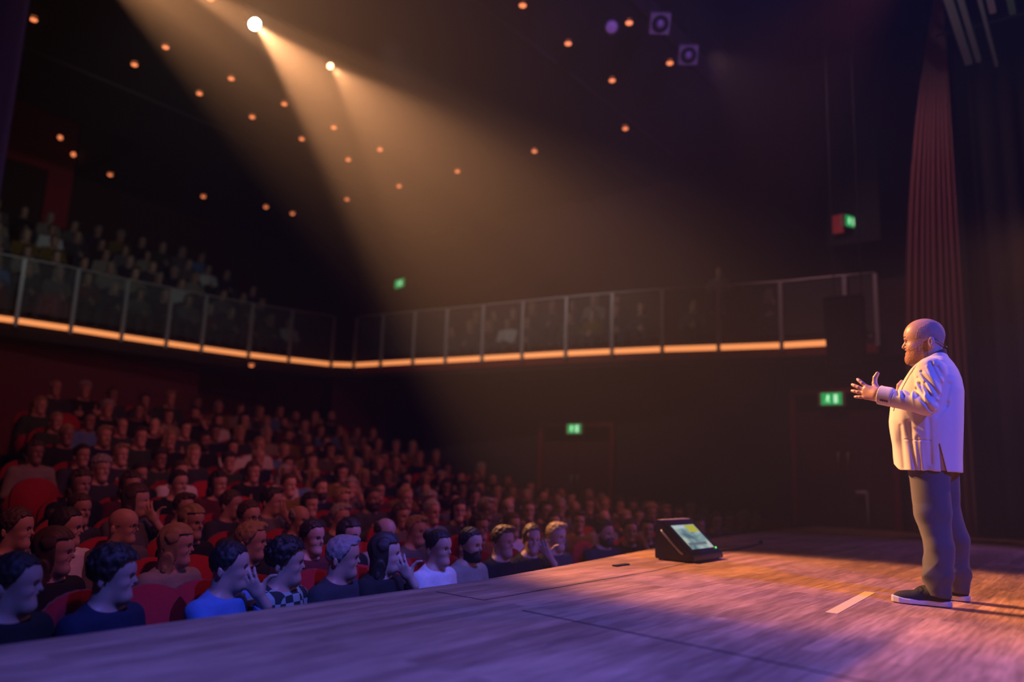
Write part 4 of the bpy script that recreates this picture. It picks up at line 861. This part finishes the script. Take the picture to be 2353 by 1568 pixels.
def hair_field(P, kind):
    """hair in the unscaled head frame of head_field"""
    x, y, z = P[..., 0], P[..., 1], P[..., 2]
    core = head_field(P)
    sk_ = ell(P, (-0.030, 0, 1.700), (0.118, 0.090, 0.112))
    face = np.maximum(np.maximum(0.020 - x, z - np.interp(x, [0.02, 0.08, 0.10], [1.745, 1.735, 1.73])), 0)
    def hairline(d, low):
        cutf = np.maximum(np.interp(z, [1.60, 1.655, 1.69, 1.745], [-0.050, -0.036, 0.004, 0.034]) + 0.006 * wob(P, 90, 2) - x, z - (1.750 + 0.010 * wob(P, 60, 5)))      # clears the face
        d = np.maximum(d, -cutf)
        return np.maximum(d, low - z)
    if kind == 'short':
        d = sk_ - 0.012 - 0.007 * wob(P, 120, 1); d = hairline(d, np.interp(x, [-0.12, -0.04, 0.02], [1.60, 1.66, 1.68]))
    elif kind == 'side':
        d = sm(sk_ - 0.014, ell(P, (0.03, 0.02, 1.785), (0.075, 0.07, 0.035)), 0.02) - 0.006 * wob(P, 90, 2); d = hairline(d, np.interp(x, [-0.12, -0.04, 0.02], [1.58, 1.64, 1.68]))
    elif kind == 'curly':
        d = ell(P, (-0.035, 0, 1.720), (0.142, 0.122, 0.128)) - 0.012 * wob(P, 85, 3) - 0.006 * wob(P, 170, 8); d = hairline(d, np.interp(x, [-0.12, -0.04, 0.02], [1.57, 1.60, 1.64]))
    elif kind == 'long':
        d = sm(sk_ - 0.018, loft(P, [(1.40, -0.075, 0.055, 0.125), (1.52, -0.070, 0.070, 0.120), (1.64, -0.050, 0.085, 0.108), (1.72, -0.035, 0.09, 0.10)], 2.2), 0.03) - 0.005 * np.sin(y * 160 + 3 * np.sin(z * 20))
        d = np.maximum(d, -np.maximum(0.010 - x, z - 1.745)); d = np.maximum(d, 1.40 - z)
    elif kind == 'bun':
        d = sm(sk_ - 0.012, ell(P, (-0.150, 0, 1.755), (0.048, 0.050, 0.046)), 0.01) - 0.004 * wob(P, 110, 4); d = hairline(d, np.interp(x, [-0.12, -0.04, 0.02], [1.60, 1.66, 1.69]))
    elif kind == 'fringe':      # receding: sides and back only
        d = sk_ - 0.010 - 0.006 * wob(P, 130, 6); d = np.maximum(d, z - np.interp(x, [-0.15, -0.05, 0.03], [1.78, 1.755, 1.70])); d = np.maximum(d, x - 0.01); d = np.maximum(d, np.interp(x, [-0.12, -0.04, 0.02], [1.60, 1.66, 1.68]) - z)
    return np.maximum(d, -(core + 0.004))
def beard_field(P):
    x, y, z = P[..., 0], P[..., 1], P[..., 2]; h = head_field(P)
    d = h - 0.008 - 0.003 * wob(P, 150, 1); line = np.interp(x, [-0.06, 0.0, 0.05, 0.07, 0.09], [1.635, 1.595, 1.580, 1.600, 1.606])
    d = np.maximum(d, np.maximum(z - line, np.maximum(-0.045 - x, 1.49 - z))); d = np.maximum(d, -ell(P, (0.086, 0, 1.587), (0.022, 0.022, 0.010)))
    return np.maximum(d, -(h + 0.003))
YAW = [-0.6, 0.0, 0.6]
BODY = {}; TOPM = {}
for po in ('lap', 'chin', 'fold'):
    TOPM[po] = grow('shirt', lambda P, po=po: top_field(P, po), (-0.22, -0.36, 0.40), (0.42, 0.36, 1.02), 0.012, lip=2.2)
    for yi in ((0, 1, 2) if po == 'lap' else (1,) if po == 'fold' else (0, 2)):
        BODY[po, yi] = grow('person', lambda P, po=po, yi=yi: body_field(P, po, YAW[yi]), (-0.22, -0.36, -0.01), (0.62, 0.36, 1.30), 0.0085, lip=2.0)
LEGS = grow('trousers', leg_field, (-0.16, -0.24, 0.05), (0.54, 0.24, 0.64), 0.018, lip=2.5)
HAIR = {k: grow('hair', lambda P, k=k: hair_field(P, k), (-0.24, -0.16, 1.36), (0.12, 0.16, 1.88), 0.009, lip=3) for k in ('short', 'side', 'curly', 'long', 'bun', 'fringe')}
BEARD = grow('beard', beard_field, (-0.08, -0.11, 1.46), (0.13, 0.11, 1.66), 0.007, lip=3)
gl = MB()
for s in (-1, 1):
    gl.tube([(0.100, 0.034 * s + 0.021 * math.cos(a * PI / 6), 1.648 + 0.017 * math.sin(a * PI / 6)) for a in range(13)], 0.002, 5, caps=False); gl.tube([(0.100, 0.055 * s, 1.655), (-0.06, 0.088 * s, 1.655)], 0.002, 5)
gl.tube([(0.100, -0.013, 1.650), (0.103, 0, 1.653), (0.100, 0.013, 1.650)], 0.002, 5); GLASSES = gl.mesh('glasses', smooth=True)
br_ = MB()
for s in (-1, 1): br_.tube([(0.086, 0.014 * s, 1.668), (0.090, 0.030 * s, 1.674), (0.078, 0.050 * s, 1.670)], [0.003, 0.0045, 0.0025], 6)
BROWS = br_.mesh('eyebrows', smooth=True)
EYE = MB().lathe([(0.0, -0.006), (0.008, -0.004), (0.0125, 0.0), (0.008, 0.004), (0.0, 0.006)], (0, 0, 0), (0, 0, 1), 10).mesh('eye', smooth=True)
def SKN(i): return mat('skin_%d' % i, [(0.55, 0.33, 0.25), (0.48, 0.28, 0.21), (0.62, 0.40, 0.31), (0.30, 0.17, 0.12)][i], 0.5)
HCOL = {'black': (0.012, 0.010, 0.010), 'dark': (0.03, 0.018, 0.013), 'brown': (0.08, 0.045, 0.028), 'blond': (0.36, 0.24, 0.12), 'grey': (0.34, 0.32, 0.31), 'red': (0.22, 0.07, 0.03)}
SCOL = {'black': (0.014, 0.014, 0.017), 'navy': (0.012, 0.022, 0.07), 'grey': (0.20, 0.19, 0.21), 'white': (0.70, 0.70, 0.72), 'denim': (0.10, 0.22, 0.50), 'orange': (0.45, 0.16, 0.05), 'maroon': (0.16, 0.02, 0.03), 'green': (0.05, 0.09, 0.05), 'cream': (0.48, 0.43, 0.36), 'mustard': (0.30, 0.20, 0.03), 'slate': (0.06, 0.07, 0.09)}
def hmat(c): return mat('hair_' + c, HCOL[c], 0.6, noise=0.3, nscale=60)
def smat(c):
    if c == 'plaid':
        if 'cloth_plaid' in MAT: return MAT['cloth_plaid']
        m = mat('cloth_plaid', (0.05, 0.08, 0.07), 0.85); nt = m.node_tree; tc = nt.nodes.new('ShaderNodeTexCoord'); ch = nt.nodes.new('ShaderNodeTexChecker')
        ch.inputs['Scale'].default_value = 14; ch.inputs['Color1'].default_value = (0.30, 0.42, 0.38, 1); ch.inputs['Color2'].default_value = (0.02, 0.03, 0.03, 1)
        nt.links.new(tc.outputs['Object'], ch.inputs['Vector']); nt.links.new(ch.outputs[0], nt.nodes['Principled BSDF'].inputs['Base Color']); return m
    return mat('top_' + c, [v * 0.6 for v in SCOL[c]] if c not in ('white', 'denim') else SCOL[c], 0.9, noise=0.15, nscale=40)
def omat(o, m):
    o.material_slots[0].link = 'OBJECT'; o.material_slots[0].material = m
for me_ in list(BODY.values()) + list(TOPM.values()) + [LEGS, BEARD, GLASSES, BROWS, EYE] + list(HAIR.values()): me_.materials.append(M_BLACK)
LT = mat('top_jeans', (0.03, 0.04, 0.07), 0.9)
NP = [0]
def spectator(X, Y, Z, rz, pose, yi, hair, hc, top, label, group, skin=0, beard=False, glasses=False, scale=1.0, detail=False):
    NP[0] += 1
    b = link('person', BODY[pose, yi], None, None, label=label, cat='person', group=group)
    b.location = (X, Y, Z); b.rotation_euler = (0, 0, rz); b.scale = (scale,) * 3; omat(b, SKN(skin))
    t = link('shirt', TOPM[pose], None, b); omat(t, smat(top))
    l = link('trousers', LEGS, None, b); omat(l, LT)
    Mh = Matrix.Translation(Vector(HC.tolist())) @ Matrix.Rotation(YAW[yi], 4, 'Z') @ Matrix.Scale(HS, 4) @ Matrix.Translation(Vector((0.015, 0, -1.652)))
    if hair != 'bald': h = link('hair', HAIR[hair], None, b); h.matrix_local = Mh; omat(h, hmat(hc))
    if detail:
        h = link('eyebrows', BROWS, None, b); h.matrix_local = Mh; omat(h, hmat('dark' if hc != 'blond' else 'brown'))
        for s in (-1, 1): h = link('eye', EYE, None, b); h.matrix_local = Mh @ Matrix.Translation((0.0765, 0.032 * s, 1.648)) @ Matrix.Rotation(PI / 2, 4, 'Y') @ Matrix.Scale(0.55, 4, (1, 0, 0)); omat(h, mat('eye_dark', (0.02, 0.015, 0.015), 0.3))
    if beard: h = link('beard', BEARD, None, b); h.matrix_local = Mh; omat(h, hmat(hc))
    if glasses: h = link('glasses', GLASSES, None, b); h.matrix_local = Mh; omat(h, M_BLACK)
    return b
def facing(X, Y):
    """body turned partly towards the speaker, head turned further"""
    a0 = -PI / 2; t = math.atan2(MANY - Y, MANX - X); d = (t - a0 + PI) % (2 * PI) - PI
    d = max(-1.1, min(1.1, d)); return a0 + 0.45 * d, d * 0.55
# the people one can make out, front rows: X, row, look, label
SEEN = [
 (2.12, 0, 'lap', 'curly', 'dark', 'navy', 'large curly-haired spectator in navy V-neck, nearest in the front row', {}),
 (1.66, 0, 'lap', 'short', 'dark', 'black', 'dark-haired spectator in black at the lower left corner', {}),
 (2.22, 1, 'lap', 'long', 'brown', 'black', 'long-haired spectator in black behind the curly-haired one, to the left', {}),
 (3.10, 2, 'lap', 'bald', 'dark', 'grey', 'bald spectator with glasses in a grey T-shirt, third row', dict(glasses=True)),
 (3.00, 1, 'lap', 'long', 'blond', 'cream', 'long blond-haired spectator in a pale sweater, second row', {}),
 (3.60, 1, 'lap', 'side', 'blond', 'black', 'blond spectator in black behind the plaid shirt', {}),
 (2.80, 0, 'chin', 'short', 'black', 'denim', 'dark-haired spectator in a blue denim shirt, hand on chin', {}),
 (3.20, 0, 'lap', 'curly', 'black', 'plaid', 'dark-haired spectator in a green plaid shirt, front row', {}),
 (3.68, 0, 'lap', 'side', 'grey', 'slate', 'grey-haired spectator in a dark jacket looking up, front row', {}),
 (4.10, 0, 'chin', 'long', 'dark', 'black', 'long dark-haired spectator in black leaning on a hand, front row', {}),
 (4.75, 0, 'lap', 'bun', 'dark', 'white', 'spectator with hair tied up in a bright white sweater, front row', {}),
 (5.20, 0, 'lap', 'short', 'dark', 'cream', 'bearded spectator in a pale open jacket beside the white sweater', dict(beard=True)),
 (5.72, 0, 'lap', 'side', 'brown', 'black', 'brown-haired spectator in black, right of the pale jacket', {}),
 (6.22, 0, 'chin', 'short', 'brown', 'black', 'spectator in black with chin on hand, left of the blond front-row one', {}),
 (6.68, 0, 'lap', 'side', 'blond', 'slate', 'blond spectator in dark clothes near the middle of the front row', {}),
 (7.65, 0, 'fold', 'short', 'black', 'navy', 'dark-bearded spectator in navy with folded arms, front row', dict(beard=True, skin=0)),
 (8.28, 0, 'chin', 'short', 'dark', 'black', 'spectator with a hand raised to the cheek beside the folded-arms one', {}),
 (8.80, 0, 'lap', 'side', 'dark', 'black', 'dark-haired spectator directly behind the left edge of the monitor', {}),
 (11.75, 0, 'lap', 'short', 'brown', 'slate', 'spectator right of the monitor, leftmost of the far front-row group', {}),
 (12.30, 0, 'lap', 'side', 'brown', 'denim', 'spectator in blue, second of the far front-row group', {}),
 (12.90, 0, 'lap', 'curly', 'grey', 'slate', 'grey curly-haired spectator in the far front-row group', {}),
 (13.50, 0, 'lap', 'short', 'brown', 'black', 'last spectator at the far end of the front row', {}),
 (2.36, 2, 'lap', 'short', 'brown', 'grey', 'short-haired spectator in grey, third row at the left frame edge', {}),
 (2.69, 2.0, 'lap', 'bun', 'dark', 'white', 'pale-topped spectator with tied hair, left in the third row', {}),
 (4.85, 2, 'lap', 'fringe', 'grey', 'grey', 'balding spectator in a grey T-shirt behind the plaid shirt', {}),
 (5.10, 1, 'lap', 'fringe', 'brown', 'cream', 'balding spectator in a light shirt, second row', {}),
 (5.55, 1, 'lap', 'side', 'blond', 'grey', 'fair-haired spectator, second row above the white sweater', {}),
 (6.60, 1, 'lap', 'long', 'brown', 'orange', 'spectator in an orange top, second row', {}),
 (7.18, 1, 'lap', 'short', 'brown', 'white', 'spectator in a white shirt, second row', {}),
 (8.05, 1, 'lap', 'short', 'dark', 'grey', 'dark-haired spectator in grey, second row right of the white shirt', {}),
 (8.70, 1, 'lap', 'side', 'brown', 'mustard', 'spectator in a mustard top, second row', {}),
 (9.53, 1, 'lap', 'bald', 'dark', 'cream', 'bald spectator in a pale top, second row left of the monitor', {}),
 (5.40, 2, 'lap', 'side', 'grey', 'slate', 'grey-haired spectator behind the balding ones, third row', {}),
 (4.20, 1, 'lap', 'short', 'dark', 'maroon', 'spectator in maroon, second row behind the leaning one', {}),
 (4.63, 1, 'lap', 'long', 'dark', 'black', 'long dark-haired spectator in black, second row', {}),
]
EMPTY = [(1.10, 0, 'red seat back at the lower left corner of the stalls'), (2.48, 0, 'red plush seat back between the curly-haired and the denim-shirted spectators'), (4.42, 0, 'red seat showing left of the white sweater'), (6.98, 0, 'red seat showing right of the blond front-row spectator'), (3.32, 1.0, 'red seat back in the second row behind the plaid shirt')]
taken = {k: [] for k in range(NROW)}
def occupy(X, k): taken[int(k)].append(X)
def put(X, k, pose, hair, hc, top, label, group, kw):
    Y = rowY(k, X); rz, hy = facing(X, Y)
    yi = 0 if hy < -0.22 else 2 if hy > 0.22 else 1
    if (pose, yi) not in BODY: yi = {'chin': 2 if hy > 0 else 0, 'fold': 1}[pose]
    z = fz[int(k)]; j = kw.pop('dz', 0.0)
    spectator(X, Y, z, rz, pose, yi, hair, hc, top, label, group, detail=k < 3, **kw)
    place_seat(X, Y, z, -PI / 2, 'red theatre seat under the ' + label if len(label.split()) < 12 else 'red theatre seat of row %d' % k, 'red theatre seats', int(k) < 3)
    occupy(X, k)
for X, k, pose, hair, hc, top, label, kw in SEEN: put(X, k, pose, hair, hc, top, label, 'spectators in the front rows', dict(kw))
for X, k, label in EMPTY:
    place_seat(X, rowY(k, X), fz[int(k)], -PI / 2, label, 'red theatre seats', True); occupy(X, k)
CN = {'black': 'black', 'navy': 'navy', 'grey': 'grey', 'white': 'white', 'denim': 'blue', 'orange': 'orange', 'maroon': 'maroon', 'green': 'dark green', 'cream': 'cream', 'mustard': 'mustard', 'slate': 'slate-grey'}
HN = {'short': 'short', 'side': 'swept', 'curly': 'curly', 'long': 'long', 'bun': 'tied-up', 'fringe': 'thinning'}
XEND = [13.6, 13.7, 13.6, 13.3, 13.0, 12.8, 12.8, 12.7, 12.7, 12.6, 12.4]
hair_pool = ['short'] * 5 + ['side'] * 4 + ['curly'] * 2 + ['long'] * 5 + ['bun'] * 2 + ['fringe'] * 2
hc_pool = ['dark'] * 5 + ['brown'] * 5 + ['blond'] * 3 + ['grey'] * 3 + ['black'] * 2
top_pool = ['black'] * 5 + ['slate'] * 4 + ['navy'] * 3 + ['grey'] * 3 + ['maroon'] * 2 + ['cream', 'white', 'green', 'denim', 'mustard']
def look(): return random.choice(hair_pool), random.choice(hc_pool), random.choice(top_pool)
for k in range(NROW):
    x0 = 1.75 + 0.36 * k; spots = []
    X = XEND[k] - (0.25 if k % 2 else 0)
    while X > x0:
        if all(abs(X - t) > 0.43 for t in taken[k]) and not (k == 0 and (X > 11.2 or X < 4)): spots.append(X)
        X -= 0.52
    for i, X in enumerate(spots):
        hair, hc, top = look(); r = random.random()
        if random.random() < 0.05 and k > 2:
            place_seat(X, rowY(k, X), fz[k], -PI / 2, 'empty red theatre seat, %s row, %s gap from the door wall' % (ORD[k], ORD[i]), 'red theatre seats', False); continue
        po = 'chin' if r < 0.12 else 'fold' if r < 0.3 else 'lap'
        put(X + random.uniform(-0.04, 0.04), k, po, hair, hc, top, '%s %s-haired spectator in %s, %s stalls row, %s from the door wall' % (HN[hair], hc, CN[top], ORD[k], ORD[i]), 'spectators in the stalls',
            dict(skin=random.choice([0, 0, 1, 2, 2, 1, 3]) if k > 1 else 0, beard=(hair in ('short', 'side', 'fringe') and random.random() < 0.25), glasses=random.random() < 0.15 and k < 4, scale=random.uniform(0.96, 1.05)))
# balcony: rear arm in five raked rows, side arm in three
BG = 'spectators on the balcony'
for k in range(5):
    X = 13.2 - 0.35 * k; i = 0; lim = 4.9 + 0.25 * k
    while X > lim:
        hair, hc, top = look()
        if random.random() > (0.12 if X < 11.0 else 0.35):
            Y = 17.0 + 0.8 * k
            rz, hy = facing(X, Y)
            spectator(X, Y, 3.36 if k == 0 else 3.42 + 0.5 * k, rz, 'lap', 1 if abs(hy) < 0.25 else (0 if hy < 0 else 2), hair, hc, random.choice(top_pool + ['white', 'cream', 'grey', 'grey']), '%s-haired spectator in the %s row of the rear balcony, %s from the corner' % (hc, ORD[k], ORD[i]), BG, skin=random.choice([0, 1, 2]), scale=random.uniform(0.96, 1.05)); i += 1
        X -= 0.58
for k in range(2):
    Y = 13.6 - 0.2 * k; i = 0
    while Y > 6.2 + 0.5 * k:
        hair, hc, top = look()
        if random.random() > 0.15:
            spectator(15.15 + 0.75 * k + 0.1, Y, 3.36 + 0.5 * k, PI + random.uniform(0.15, 0.5), 'lap', random.choice([1, 2]), hair, hc, random.choice(top_pool + ['white', 'cream', 'grey']), '%s-haired spectator in the %s row of the side balcony, %s from the corner' % (hc, ORD[k], ORD[i]), BG, skin=random.choice([0, 1, 2]), scale=random.uniform(0.96, 1.05)); i += 1
        Y -= 0.62
spectator(16.62, 6.75, 4.36, PI + 0.3, 'lap', 1, 'short', 'brown', 'grey', 'lone spectator in grey high on the side balcony', BG)
spectator(15.2, 5.15, 3.36, PI + 0.2, 'chin', 2, 'short', 'brown', 'black', 'lone spectator in black leaning forward over the side balcony rail', BG)
print('PEOPLE', NP[0])
